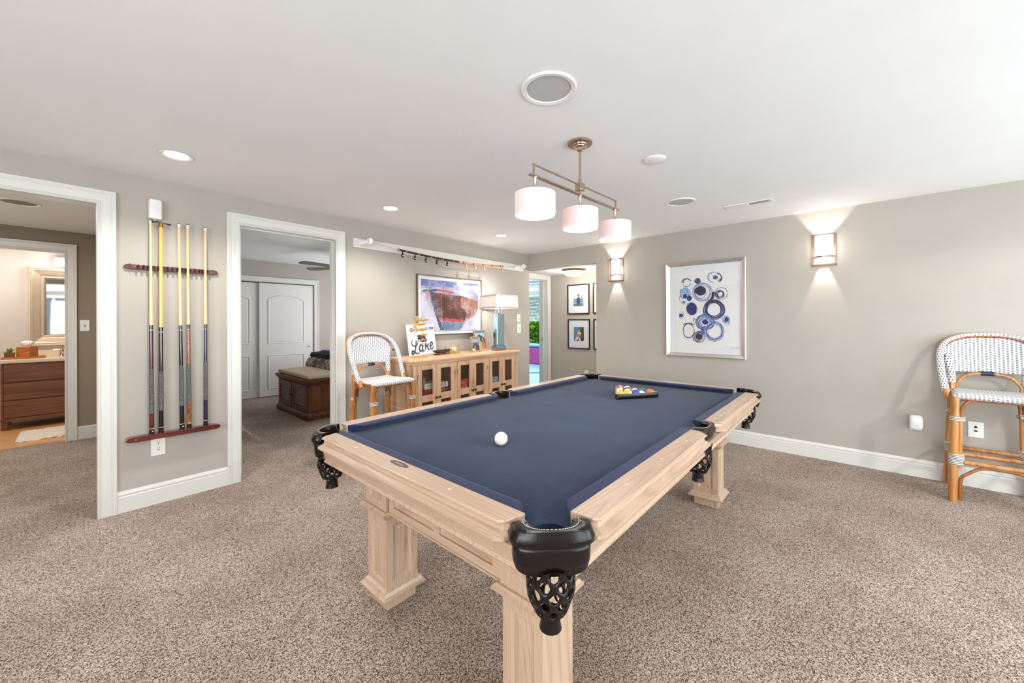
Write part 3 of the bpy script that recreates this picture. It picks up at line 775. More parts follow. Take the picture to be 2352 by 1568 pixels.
def tri_loop(off, z, rr=.022):
    c = sum(tri, Vector((0, 0)))/3; pts = []
    T = [p+(p-c).normalized()*off*2 for p in tri]
    for i in range(3):
        p, q, r = T[i-1], T[i], T[(i+1) % 3]
        a = (p-q).normalized(); b = (r-q).normalized(); s = q+a*rr*1.73; e = q+b*rr*1.73
        for k in range(7):
            t = k/6; pts.append((1-t)**2*s+2*t*(1-t)*q+t*t*e)
    return [(p.x, p.y, z) for p in pts]
mb = MB(); z0, z1 = .0, .037
rg = [tri_loop(0, z0), tri_loop(.003, z0+.004), tri_loop(.003, z1-.003), tri_loop(.001, z1), tri_loop(-.006, z1), tri_loop(-.007, z1-.003), tri_loop(-.007, z0), tri_loop(0, z0)]
mb.loops(rg, False, False); mb.build('rack_frame', 'black', rk, smooth=True)
mb = MB(); mb.loops([tri_loop(.0005, z1+.0004), tri_loop(-.0062, z1+.0004), tri_loop(-.0074, z1-.004), tri_loop(-.0074, .004)], False, False); mb.build('rack_lining', 'rack_tan', rk)
# ================================================================ BAR STOOLS
def uvmap_pts(mb, rings, uvs):
    """grid with explicit uv, returns dict of vert->uv through position lookup"""
    lay = mb.bm.loops.layers.uv.get('UVMap') or mb.bm.loops.layers.uv.new('UVMap')
    vs = [[mb.bm.verts.new(p) for p in r] for r in rings]
    for i in range(len(vs)-1):
        for k in range(len(vs[0])-1):
            f = mb.bm.faces.new((vs[i][k], vs[i][k+1], vs[i+1][k+1], vs[i+1][k])); f.smooth = True
            for l, (a, b) in zip(f.loops, ((i, k), (i, k+1), (i+1, k+1), (i+1, k))): l[lay].uv = uvs[a][b]
def wrapped_tube(mb, pts, r, seg=14, flat=None):
    """tube with uv in metres (u round, v along)"""
    P = [Vector(p) for p in pts]; n = len(P); up = None; rings = []; uvs = []; s = 0
    for i, p in enumerate(P):
        t = (P[min(i+1, n-1)]-P[max(i-1, 0)]).normalized()
        if up is None: up = Vector((0, 1, 0)) if abs(t.y) < .9 else Vector((1, 0, 0))
        a = (up-t*up.dot(t)).normalized(); up = a; c = t.cross(a)
        if i: s += (P[i]-P[i-1]).length
        ri = r[i] if isinstance(r, (list, tuple)) else r; fd = flat or ri
        rings.append([p+a*cos(2*pi*k/seg)*fd+c*sin(2*pi*k/seg)*ri for k in range(seg+1)])
        uvs.append([(s, k/seg*.105) for k in range(seg+1)])
    uvmap_pts(mb, rings, uvs)
def band(root, pts, r, name='binding_band', mat='binding'):
    mb = MB(); mb.tube(pts, r, 14); return mb.build(name, mat, root, smooth=True)
def lerp(a, b, t): return Vector(a).lerp(Vector(b), t)
def make_stool(label, loc, rz):
    t = thing('bar_stool', label, 'bar stool', loc, rz, 'rattan bar stools')
    FW, BW, FY, BY, SZ = .212, .178, -.185, .170, .742
    ft = [(-FW+.004, FY+.008, SZ), (FW-.004, FY+.008, SZ)]; fb = [(-FW-.012, FY-.014, 0), (FW+.012, FY-.014, 0)]
    bt = [(-BW, BY, SZ), (BW, BY, SZ)]; bb = [(-BW-.020, BY+.045, 0), (BW+.020, BY+.045, 0)]
    for (p, q) in ((ft[0], fb[0]), (ft[1], fb[1]), (bt[0], bb[0]), (bt[1], bb[1])):
        mb = MB(); n = 12
        pts = [lerp(q, p, i/n) for i in range(n+1)]
        mb.tube(pts, [.0228*(1+.05*(i % 4 == 2)) for i in range(n+1)], 14)
        # thin cane doubled inside the leg
        ix = .027 if p[0] < 0 else -.027
        mb.tube([(x+ix, y, z) for x, y, z in [lerp(q, p, s) for s in (.32, .5, .7, .84)]], .0125, 10)
        lg = mb.build('leg', 'rattan', t, smooth=True)
        for z0, z1 in ((.572, .598), (.262, .335)):
            a, b = lerp(q, p, z0/SZ), lerp(q, p, z1/SZ)
            mb = MB()
            a2, b2 = a+Vector((ix*.45, 0, 0)), b+Vector((ix*.45, 0, 0))
            rr = [(x, y) for x, y in ((cos(k*pi/8), sin(k*pi/8)) for k in range(16))]
            mb.loops([[(c.x+x*.038 if z0 > .4 else c.x+x*.038, c.y+y*.0262, c.z) for x, y in rr] for c in (a2, b2)])
            mb.build('binding_band', 'binding', lg, smooth=True)
    # curved braces under the seat
    def brace(pts, r=.011, mat='rattan_dark'):
        mb = MB(); mb.tube(spline(pts, 6), r, 10); mb.build('brace', mat, t, smooth=True)
    for sx in (-1, 1):
        brace([(sx*(FW-.034), FY, .57), (sx*(FW-.036), FY, .66), (sx*(FW-.075), FY, .715), (sx*.05, FY+.01, .735)])
        brace([(sx*FW, FY+.030, .56), (sx*FW, FY+.034, .65), (sx*(FW-.006), FY+.08, .712), (sx*.19, -.02, .735)])
        brace([(sx*(BW+.006), BY-.022, .56), (sx*(BW+.004), BY-.026, .65), (sx*.185, BY-.075, .712), (sx*.188, .03, .735)])
        brace([(sx*(BW-.030), BY, .57), (sx*(BW-.034), BY, .66), (sx*(BW-.07), BY, .715), (sx*.04, BY, .735)])
    # stretchers: pair in front, low hoop, sides and back
    def cane(p, q, r, name='stretcher'):
        mb = MB(); n = 8; mb.tube([lerp(p, q, i/n) for i in range(n+1)], [r*(1+.07*(i in (2, 6))) for i in range(n+1)], 12); mb.build(name, 'rattan', t, smooth=True)
    cane((-FW, FY-.008, .285), (FW, FY-.008, .285), .0165)
    cane((-FW, FY+.10, .318), (FW, FY+.10, .318), .0150)
    cane((-FW-.004, FY, .318), (-BW-.012, BY+.02, .318), .0150); cane((FW+.004, FY, .318), (BW+.012, BY+.02, .318), .0150)
    cane((-BW, BY+.022, .300), (BW, BY+.022, .300), .0150)
    brace([(-FW+.024, FY-.012, .02), (-FW+.026, FY-.012, .16), (-FW+.055, FY-.012, .205), (-.09, FY-.008, .258), (0, FY-.008, .268), (.09, FY-.008, .258), (FW-.055, FY-.012, .205), (FW-.026, FY-.012, .16), (FW-.024, FY-.012, .02)], .0105)
    for sx in (-1, 1):
        brace([(sx*(FW-.008), FY+.030, .02), (sx*(FW-.006), FY+.032, .14), (sx*(FW-.008), FY+.07, .22), (sx*.2, 0, .295), (sx*(BW+.008), BY-.06, .22), (sx*(BW+.014), BY-.012, .14), (sx*(BW+.018), BY+.010, .02)], .0095)
    # woven seat, rolled over the front edge
    mb = MB(); rings = []; uvs = []
    prof = [(-.178, .722), (-.196, .726), (-.205, .738), (-.203, .752), (-.192, .763), (-.17, .768), (-.08, .762), (.05, .760), (.15, .765), (.172, .762), (.182, .75), (.178, .73)]
    s = 0
    for j, (y, z) in enumerate(prof):
        if j: s += math.hypot(y-prof[j-1][0], z-prof[j-1][1])
        hw = .222-(.222-.185)*((y+.2)/.38); r = []; u = []
        for k in range(25):
            tt = -1+2*k/24; x = hw*tt; dz = -.016*max(0, abs(tt)-.86)/.14*(1 if z > .745 else 0)
            r.append((x, y+.012*(abs(tt)**6), z+dz-.004*(1-tt*tt)*(1 if z > .755 else 0))); u.append((x, s))
        rings.append(r); uvs.append(u)
    uvmap_pts(mb, rings, uvs)
    st = mb.build('seat', 'woven', t, smooth=True); so = st.modifiers.new('Solid', 'SOLIDIFY'); so.thickness = .006
    mb = MB(); mb.tube([(-.205, FY+.008, .724), (.205, FY+.008, .724), (.18, BY, .724), (-.18, BY, .724)], .012, 10, close=True); mb.build('seat_frame', 'rattan_dark', t, smooth=True)
    # back: outer hoop from the seat sides over the top
    hoop = spline([(-.226, -.035, .705), (-.236, .02, .80), (-.246, .085, .93), (-.240, .145, 1.045), (-.196, .195, 1.122), (-.11, .228, 1.160), (0, .238, 1.170), (.11, .228, 1.160), (.196, .195, 1.122), (.240, .145, 1.045), (.246, .085, .93), (.236, .02, .80), (.226, -.035, .705)], 6)
    mb = MB(); hh = hoop[3:-3]; wrapped_tube(mb, hh, [.0215-.008*max(0, min(1, (p.z-1.0)/.14)) for p in hh], flat=.0165); mb.build('back_hoop', 'woven', t, smooth=True, fixn=True)
    for a, b in ((0, 5), (-6, None)):
        mb = MB(); mb.tube(hoop[a:b] if b else hoop[a:], .0195, 14); mb.build('hoop_end', 'rattan', t, smooth=True)
    cap = [(p.x*1.045, p.y+.020, p.z+.008) for p in hoop]; mb = MB(); mb.tube(cap[4:-4], .008, 8); mb.build('outer_cane', 'rattan', t, smooth=True)
    # woven back panel hung between the rear posts
    def back_pt(u, v):
        """u -1..1 across, v 0..1 from the lower edge to the arch"""
        lowz = .885; 
        wlow, whi = .186, .218
        top = 1.152-.085*abs(u)**3.5
        z = lowz+(top-lowz)*v; w = wlow+(whi-wlow)*min(1, (z-lowz)/.17)
        y = .168+.052*min(1, (z-.74)/.40)+.022*(1-u*u)-.004
        return (u*w, y, z)
    mb = MB(); NU, NV = 24, 14; rings = []; uvs = []
    for j in range(NV+1):
        rings.append([back_pt(-1+2*k/NU, j/NV) for k in range(NU+1)]); uvs.append([(rings[-1][k][2], rings[-1][k][0]*1.0) for k in range(NU+1)])
    uvmap_pts(mb, rings, [[(u[1], u[0]) for u in r] for r in uvs]); bk = mb.build('backrest', 'woven', t, smooth=True)
    bk.modifiers.new('Solid', 'SOLIDIFY').thickness = .007
    mb = MB(); mb.tube([back_pt(-1+2*k/NU, 1.0) for k in range(NU+1)], .007, 8); mb.xform(Matrix.Translation((0, -.008, .001))); mb.build('cane_strip', 'rattan_dark', t, smooth=True)
    for sx in (-1, 1):
        post = [(sx*BW, BY, .735), (sx*BW, .176, .80), (sx*.181, .186, .885), (sx*.196, .202, .97), (sx*.208, .21, 1.03)]
        mb = MB(); mb.tube(post[:3], .0205, 14); mb.build('back_post', 'rattan', t, smooth=True)
        mb = MB(); wrapped_tube(mb, spline(post[1:], 4), .0235); mb.build('post_wrap', 'woven', t, smooth=True)
    mb = MB(); mb.tube(spline([(-.150, .168, .745), (-.150, .172, .80), (-.10, .182, .862), (0, .186, .880), (.10, .182, .862), (.150, .172, .80), (.150, .168, .745)], 6), .0105, 12); mb.build('inner_arch', 'rattan', t, smooth=True)
    mb = MB(); mb.tube([(-.031, .187, .880), (.031, .187, .880)], .0165, 14); mb.build('arch_binding', 'navy_binding', t, smooth=True)
    for sx in (-1, 1):
        mb = MB(); p = Vector((sx*.222, .150, 1.005)); mb.tube([p+Vector((0, -.003, -.010)), p+Vector((0, .003, .010))], .010, 10); mb.build('hoop_binding', 'navy_binding', t, smooth=True)
    return t
make_stool('rattan bar stool with white woven seat between the bedroom doorway and the sideboard', (1.856, 3.232, 0), radians(3))
make_stool('rattan bar stool with white woven seat in front of the telephone jack, against the wall', (4.302, -.760, 0), radians(-90))

# ================================================================ SIDEBOARD
CR = radians(2.2)
cx0, cy0, CZ = 2.120, 3.150, .910
cons = thing('sideboard', 'long distressed pine sideboard with six glazed doors along the wall', 'sideboard', (cx0, cy0, 0), CR)
CW, CD = 1.705, .50
mb = MB()
def top(o, z): return [(0-o+.04, -o, z), (CW+o-.04, -o, z), (CW+o, -o+.04, z), (CW+o+.02, CD, z), (.02-o, CD, z), (-o, -o+.04, z)]
mb.loops([top(-.030, CZ-.066), top(-.012, CZ-.050), top(-.010, CZ-.040), top(.000, CZ-.030), top(.004, CZ-.016), top(0, CZ)])
mb.build('top', 'console_X', cons, bevel=.003)
fx0, fx1, fy = .035, CW-.035, .035
mb = MB()
mb.box(fx0, fx0+.022, fy, CD-.01, .06, CZ-.06); mb.box(fx1-.022, fx1, fy, CD-.01, .06, CZ-.06); mb.box(fx0, fx1, CD-.03, CD-.01, .06, CZ-.06)
mb.box(fx0+.022, fx1-.022, fy+.03, CD-.03, .06, .085); 
mb.build('carcass', 'console_Z', cons)
mb = MB(); mb.box(fx0+.023, fx1-.023, CD-.036, CD-.031, .085, CZ-.066); mb.build('back_panel', 'console_inside', cons)
mb = MB(); mb.box(fx0+.022, fx1-.022, fy+.03, CD-.036, .500, .516); mb.build('shelf', 'console_inside', cons)
for x in (.60, 1.115):
    mb = MB(); mb.box(x-.009, x+.009, fy+.03, CD-.036, .085, CZ-.066); mb.build('divider', 'console_inside', cons)
# side panel with mouldings (left end shows)
for x, s in ((fx0, -1), (fx1, 1)):
    mb = MB()
    for z0, z1 in ((.46, .80), (.14, .42)):
        for d, q in ((0, .008), (.02, .003)):
            a0, a1 = fy+.05+d, CD-.06-d
            mb.box(min(x, x+s*q), max(x, x+s*q), a0, a0+.02, z0+d, z1-d); mb.box(min(x, x+s*q), max(x, x+s*q), a1-.02, a1, z0+d, z1-d)
            mb.box(min(x, x+s*q), max(x, x+s*q), a0+.02, a1-.02, z0+d, z0+d+.02); mb.box(min(x, x+s*q), max(x, x+s*q), a0+.02, a1-.02, z1-d-.02, z1-d)
    mb.build('side_moulding', 'console_Z', cons, bevel=.002)
doors = [(.092, .330), (.334, .573), (.612, .848), (.852, 1.083), (1.126, 1.356), (1.360, 1.598)]
mb = MB()
for a, c in ((fx0, .089), (.576, .609), (1.086, 1.123), (1.601, fx1)): mb.box(a, c, fy-.002, fy+.03, .06, CZ-.062)
mb.box(fx0, fx1, fy-.001, fy+.028, .852, CZ-.062); mb.box(fx0, fx1, fy-.001, fy+.028, .06, .115)
mb.build('face_frame', 'console_Z', cons, bevel=.002)
for i, (a, c) in enumerate(doors):
    z0, z1 = .120, .848; r = .048; mb = MB(); y0, y1 = fy-.006, fy+.014
    mb.box(a, a+r, y0, y1, z0, z1); mb.box(c-r, c, y0, y1, z0, z1)
    for q0, q1 in ((z0, z0+r+.01), (.476, .545), (z1-r, z1)): mb.box(a+r, c-r, y0+.001, y1, q0, q1)
    dr = mb.build('door', 'console_Z', cons, bevel=.0025)
    mb = MB(); mb.box(a+r-.004, c-r+.004, fy+.004, fy+.006, .541, z1-r+.004); mb.box(a+r-.004, c-r+.004, fy+.004, fy+.006, z0+r+.006, .480); mb.build('glass_pane', 'cabinet_glass', dr)
    kx = c-.020 if i % 2 == 0 else a+.020
    mb = MB(); mb.lathe([(.005, 0), (.005, .010), (.011, .014), (.013, .020), (.010, .026), (.003, .028)], seg=14); mb.xform(Matrix.Translation((kx, y0, .508)) @ Matrix.Rotation(pi/2, 4, 'X')); mb.build('knob', 'knob_iron', dr, smooth=True)
    hx = a-.002 if i % 2 == 0 else c+.002
    for z in (.24, .74):
        mb = MB(); mb.tube([(hx, y0-.002, z-.022), (hx, y0-.002, z+.022)], .0035, 8); mb.build('hinge', 'nickel_dark', dr)
for x in (fx0+.03, fx1-.09):
    for y in (fy+.01, CD-.08):
        mb = MB(); mb.loops([[(x, y, .06), (x+.06, y, .06), (x+.06, y+.06, .06), (x, y+.06, .06)], [(x+.008, y+.008, 0), (x+.052, y+.008, 0), (x+.052, y+.052, 0), (x+.008, y+.052, 0)]]); mb.build('foot', 'console_Z', cons)
CM = Matrix.Translation((cx0, cy0, 0)) @ Matrix.Rotation(CR, 4, 'Z')
def cw(x, y, z=0): return tuple(CM @ Vector((x, y, z)))
# board-game boxes and tins behind the glass
def gbox(name, label, cat, x, y, z, w, d, h, mat, txt=None, tmat='sign_ink', tsize=.03, rz=0, extra=None):
    mb = MB(); mb.box(-w/2, w/2, -d/2, d/2, 0, h); o = mb.build(name, mat, bevel=.001, loc=cw(x, y, z), rotz=CR+rz)
    tag(o, label, cat, 'games behind the sideboard glass')
    if txt: text_mesh('lettering', txt, tsize, tmat, o, Matrix.Translation((0, -d/2-.0008, h/2)) @ FRONT, extrude=.0003)
    return o
for nm, c in (('box_red', (150, 62, 46)), ('box_white', (226, 222, 220)), ('box_tan', (196, 160, 110)), ('box_rust', (122, 54, 34)), ('box_city', (196, 74, 50)), ('box_grey', (180, 172, 170)), ('box_blue', (150, 190, 214)), ('ink_blue', (50, 58, 100)), ('ink_red', (190, 40, 44)), ('ink_cream', (226, 206, 170)), ('bottle_green', (170, 176, 120))):
    plain(nm, c, rough=.4)
SZ1 = .517
gbox('game_box', 'red-brown box under a white one behind the first sideboard door', 'game box', .258, .17, SZ1, .13, .20, .075, 'box_red')
gbox('game_box', 'white game box marked CE on a red-brown box behind the first sideboard door', 'game box', .262, .17, SZ1+.076, .125, .20, .055, 'box_white', 'CE', 'ink_blue', .040)
gbox('game_box', 'low cedar-coloured box behind the lower left of the first sideboard door glass', 'game box', .162, .15, SZ1, .075, .16, .05, 'box_rust')
gbox('game_box', 'pale upright carton behind the left edge of the first sideboard door', 'carton', .148, .15, SZ1+.051, .040, .05, .065, 'bottle_green', 'Z', 'sign_ink', .03)
gbox('game_box', 'rust box with cream script behind the second sideboard door', 'game box', .425, .16, SZ1, .155, .20, .075, 'box_rust', 'Game\nNight', 'ink_cream', .030)
gbox('game_box', 'white game box lettered ENCE behind the second sideboard door', 'game box', .425, .16, SZ1+.076, .160, .20, .052, 'box_white', 'ENCE', 'ink_blue', .042)
gbox('game_box', 'orange-red box lettered CITY behind the third sideboard door', 'game box', .712, .17, SZ1+.045, .17, .22, .075, 'box_city', '  CITY', 'ink_cream', .034)
o = gbox('game_box', 'grey box with red lettering under the orange-red one behind the third sideboard door', 'game box', .712, .17, SZ1, .17, .22, .044, 'box_grey', 'RISK', 'ink_red', .045)
gbox('game_box', 'pale blue box with red letters behind the fifth sideboard door', 'game box', 1.235, .17, SZ1+.041, .15, .22, .050, 'box_blue', 'TORO', 'ink_red', .036)
gbox('game_box', 'lower light blue box with a red spot behind the fifth sideboard door', 'game box', 1.235, .17, SZ1, .15, .22, .040, 'box_blue', ' 88', 'ink_red', .036)
gbox('game_box', 'small white box behind the sixth sideboard door', 'game box', 1.425, .16, SZ1, .075, .12, .036, 'box_white')
for x, z, lb in ((.262, SZ1+.132, 'little cream wooden bottle standing on the white box behind the first sideboard door'), (.44, SZ1+.129, 'amber stoppered bottle standing on the box lettered ENCE')):
    mb = MB(); mb.lathe([(.013, 0), (.014, .03), (.010, .036), (.010, .050), (.004, .052)], seg=14); o = mb.build('small_bottle', 'box_tan', smooth=True, loc=cw(x, .16, z)); tag(o, lb, 'bottle', 'bottles in the sideboard')
mb = MB(); mb.lathe([(.022, 0), (.024, .01), (.024, .045), (.02, .05)], seg=18); o = mb.build('tin', 'grey_plastic', smooth=True, loc=cw(.945, .15, SZ1)); tag(o, 'small grey tin behind the fourth sideboard door', 'tin')

# ------------------------------------------------ things on the sideboard
CZ0 = CZ
# leaning wooden sign
sg = thing('lake_sign', 'white wooden sign reading Go Jump in the Lake behind the wooden fish', 'sign', (2.545, 3.555, CZ0+.003), radians(3))
sg.rotation_euler = (radians(-9), radians(-1.2), radians(3))
SW, SH = .375, .345
mb = MB(); mb.box(-SW/2, SW/2, 0, .014, 0, SH); mb.build('board', 'sign_white', sg, bevel=.001)
def scr(strokes, w, M, mat, name):
    mb = MB()
    for st, ww in strokes:
        p = spline(st, 7); n = len(p)
        ribbon(mb, [(q.x, q.y) for q in p], [w*ww*(.55+.45*sin(pi*min(1, max(0, i/(n-1))))) for i in range(n)], -.0012)
    mb.xform(M); return mb.build(name, mat, sg)
# script LAKE drawn stroke by stroke (unit box, x to the right, y up)
LK = [([(.20, 1.02), (.10, .86), (.15, .66), (.32, .60), (.52, .68), (.64, .84)], .8), ([(.50, 1.02), (.44, .70), (.34, .36), (.22, .12), (.08, .06), (.02, .14), (.10, .26), (.24, .22), (.42, .08), (.58, .06), (.68, .16)], 1.1),
      ([(1.02, .52), (.92, .66), (.78, .58), (.70, .36), (.76, .20), (.90, .26), (1.0, .46), (1.06, .62)], 1.0), ([(1.06, .64), (.98, .36), (1.02, .20), (1.14, .22)], 1.0),
      ([(1.42, 1.12), (1.32, .74), (1.22, .26)], 1.0), ([(1.60, .72), (1.46, .58), (1.30, .50)], .9), ([(1.34, .52), (1.46, .44), (1.50, .28), (1.60, .26)], 1.0),
      ([(1.70, .50), (1.84, .56), (1.94, .68), (1.86, .80), (1.74, .68), (1.68, .46), (1.76, .30), (1.90, .34), (2.02, .50)], 1.0)]
sc = .155
scr(LK, .115, Matrix.Translation((-.158, 0, .012)) @ Matrix.Diagonal((sc, 1, sc, 1)), 'sign_navy', 'lake_lettering')
bpy.data.objects['lake_lettering'].data.update()
text_mesh('lettering', 'Go Jump in the', .058, 'sign_ink', sg, Matrix.Translation((.010, -.0012, .290)) @ FRONT @ Matrix.Rotation(radians(3), 4, 'Z') @ Matrix.Diagonal((.93, 1, 1, 1)), shear=.32, extrude=.0002, offset=.0012)
mb = MB(); mb.box(-.055, .050, -.003, 0, .145, .225); ph = mb.build('photo_print', 'slot_dark', sg)
for nm, c in (('ph_pale', (222, 196, 170)), ('ph_orange', (206, 110, 66)), ('ph_dark', (30, 32, 36))): plain(nm, c, rough=.5)
mb = MB()
for k, (x, z, r, mi) in enumerate(((-.040, .162, .010, 0), (-.02, .172, .012, 2), (.0, .165, .012, 0), (.018, .172, .011, 1), (.036, .162, .010, 1), (-.03, .155, .008, 0), (.01, .155, .010, 2))):
    mb.mi = mi; mb.poly([(x+r*cos(a*pi/5), -.0036-.0002*k, z+r*1.3*sin(a*pi/5)) for a in range(10)])
mb.build('photo_figures', ['ph_pale', 'ph_orange', 'ph_dark'], ph, fixn=False)
mb = MB(); mb.box(-.050, .052, -.020, -.001, .128, .140); mb.box(-.050, -.035, -.016, -.001, .118, .150); mb.build('photo_clip', 'white_plastic', sg, bevel=.001)
# wooden fish on rods
fs = thing('fish_sculpture', 'carved wooden fish on two thin rods in front of the lake sign', 'sculpture', (2.335, 3.330, CZ0), radians(2))
mb = MB(); mb.box(-.075, .075, -.035, .035, 0, .024); mb.build('base', 'fish_wood', fs, bevel=.002)
for x, h in ((-.035, .405), (.030, .300)):
    mb = MB(); mb.tube([(x, 0, .02), (x, 0, h)], .0022, 8); mb.build('rod', 'nickel_dark', fs)
def fish(x, z, ln, mat='fish_wood', flip=1, tilt=0):
    mb = MB(); rings = []
    for i in range(13):
        u = i/12; xx = (u-.5)*ln
        hgt = .085*ln*(sin(pi*min(1, u*1.12))**.8 if u < .88 else .25)+.006; 
        if u < .2: hgt = .03*ln+.10*ln*(.2-u)/.2+.004
        th = .045*ln*sin(pi*min(.97, max(.06, u)))+.0015
        rings.append([(xx*flip, th*cos(a*pi/5), hgt*sin(a*pi/5)) for a in range(10)])
    mb.loops(rings); mb.xform(Matrix.Translation((x, 0, z)) @ Matrix.Rotation(tilt, 4, 'Y')); o = mb.build('fish', mat, fs, smooth=True); return o
fish(.030, .393, .155); fish(.012, .345, .125); fish(.020, .290, .125); fish(.058, .237, .085); 
o = fish(-.060, .322, .100, tilt=radians(62)); 
o = fish(-.042, .415, .075, 'rack_tan')
# black boat dish
bt = thing('boat_dish', 'black boat-shaped dish on a reddish stand beside the candle globe', 'dish', (2.725, 3.470, CZ0), radians(6))
mb = MB(); mb.loops([[(-.085, -.02, .022), (.085, -.02, .022), (.085, .02, .022), (-.085, .02, .022)], [(-.115, -.035, .050), (.118, -.035, .054), (.118, .035, .054), (-.115, .035, .050)], [(-.105, -.030, .050), (.108, -.030, .053), (.108, .030, .053), (-.105, .030, .050)], [(-.08, -.016, .030), (.08, -.016, .030), (.08, .016, .030), (-.08, .016, .030)]]); mb.build('hull', 'gloss_black', bt, bevel=.002)
mb = MB(); mb.box(-.095, .095, -.03, .03, 0, .016); mb.box(-.06, .06, -.02, .02, .016, .022); mb.build('base', 'mahogany', bt, bevel=.002)
mb = MB(); mb.tube([(.045, 0, .045), (.068, 0, .085)], .003, 8); mb.build('stylus', 'gloss_black', bt)
# candle globe on brass cradle
cg = thing('candle_globe', 'round glass candle globe on a small brass cradle beside the black boat dish', 'candle holder', (2.908, 3.475, CZ0), radians(4))
mb = MB()
for a in (0, pi/2):
    pts = [(-.066, 0), (.066, 0), (.066, .062), (.060, .062)] + [(.058*cos(t), .066-.050*sin(t)*.95) for t in [pi*k/12 for k in range(13)]] + [(-.060, .062), (-.066, .062)]
    q = MB(); q.prism_y(pts, -.0015, .0015); q.xform(Matrix.Rotation(a+pi/4, 4, 'Z')); mb.add(q)
mb.build('cradle', 'brass', cg)
mb = MB(); mb.lathe([(.012, .018), (.035, .026), (.052, .048), (.056, .068), (.050, .092), (.034, .112), (.020, .118), (.0195, .1165), (.033, .110), (.0485, .091), (.0545, .068), (.0505, .049), (.034, .0275), (.011, .0195)], seg=28, cap0=True, cap1=True); mb.build('globe', 'clear_glass', cg, smooth=True)
mb = MB(); mb.lathe([(.028, .0275), (.030, .030), (.030, .070), (.026, .073), (.003, .071)], seg=20); mb.build('candle', 'candle', cg, smooth=True)
# photo frames
def photo_frame(name, label, loc, rz, w, h, bar, mat, sky, pols, lean=-10):
    t = thing(name, label, 'photo frame', loc, rz, 'photo frames on the sideboard'); t.rotation_euler = (radians(lean), 0, rz)
    mb = MB(); mb.frame(-w/2+bar, w/2-bar, bar, h-bar, [(0, -.004), (0, .006), (.003, .008), (bar-.003, .012), (bar, .010), (bar, -.010), (bar-.01, -.010)]); mb.build('frame', mat, t)
    mb = MB(); mb.box(-w/2+bar*.5, w/2-bar*.5, .003, .008, bar*.5, h-bar*.5); mb.build('backing', 'slot_dark', t)
    mb = MB(); mats = [sky]+[p[0] for p in pols]; mb.poly([(-w/2+bar, .0028, bar), (w/2-bar, .0028, bar), (w/2-bar, .0028, h-bar), (-w/2+bar, .0028, h-bar)])
    W, Hh = w-2*bar, h-2*bar
    for k, (mn, pts) in enumerate(pols):
        mb.mi = k+1; mb.poly([(-w/2+bar+u*W, .0026-.00012*k, bar+v*Hh) for u, v in pts])
    mb.build('photo', mats, t, fixn=False)
    mb = MB(); mb.box(-w/2+bar-.002, w/2-bar+.002, -.0010, -.0002, bar-.002, h-bar+.002); mb.build('glass_pane', 'picture_glass', t)
    return t
for nm, c in (('ph_sky', (150, 186, 214)), ('ph_hill', (44, 54, 50)), ('ph_teal', (120, 186, 166)), ('ph_coral', (236, 96, 50)), ('ph_skin', (206, 150, 118)), ('ph_water', (86, 134, 170)), ('ph_rock', (62, 58, 62)), ('ph_white', (226, 228, 232)), ('ph_maroon', (128, 50, 50)), ('ph_lake', (60, 130, 160)), ('ph_navy', (50, 56, 84)), ('ph_green', (52, 84, 66)), ('ph_brown', (112, 84, 72))):
    plain(nm, c, rough=.5)
def blob(cx, cz, rx, rz, n=10): return [(cx+rx*cos(2*pi*k/n), cz+rz*sin(2*pi*k/n)) for k in range(n)]
plain('frame_taupe', (176, 150, 118), rough=.4, metal=.3)
photo_frame('photo_frame', 'larger taupe photo frame with two people in teal and orange tops before a dark hill', (3.415, 3.530, CZ0+.001), radians(10), .245, .262, .020, 'frame_taupe', 'ph_sky', [('ph_hill', [(0, .25), (1, .25), (1, .62), (.8, .72), (.45, .86), (.2, .72), (0, .62)]), ('ph_water', [(0, 0), (1, 0), (1, .3), (0, .32)]), ('ph_teal', [(.20, 0), (.60, 0), (.62, .40), (.50, .48), (.30, .48), (.18, .36)]), ('ph_coral', [(.60, 0), (.96, 0), (.94, .36), (.82, .46), (.68, .42)]), ('ph_skin', blob(.40, .57, .10, .10)), ('ph_skin', blob(.76, .54, .09, .09)), ('ph_coral', [(.30, .60), (.50, .60), (.48, .70), (.32, .70)])])
photo_frame('photo_frame', 'smaller taupe photo frame with two people seated on rocks, overlapping the larger frame', (3.230, 3.435, CZ0+.001), radians(8), .165, .185, .015, 'frame_taupe', 'ph_sky', [('ph_water', [(0, .45), (1, .45), (1, .66), (.6, .70), (0, .62)]), ('ph_rock', [(0, 0), (1, 0), (1, .40), (.6, .5), (.3, .46), (0, .40)]), ('ph_white', [(0, 0), (.5, 0), (.4, .16), (0, .2)]), ('ph_maroon', [(.30, .34), (.50, .34), (.50, .62), (.34, .62)]), ('ph_navy', [(.52, .34), (.74, .34), (.72, .60), (.54, .60)]), ('ph_skin', blob(.42, .68, .07, .06)), ('ph_skin', blob(.62, .67, .07, .06)), ('ph_skin', [(.34, .20), (.56, .20), (.54, .36), (.36, .36)])])
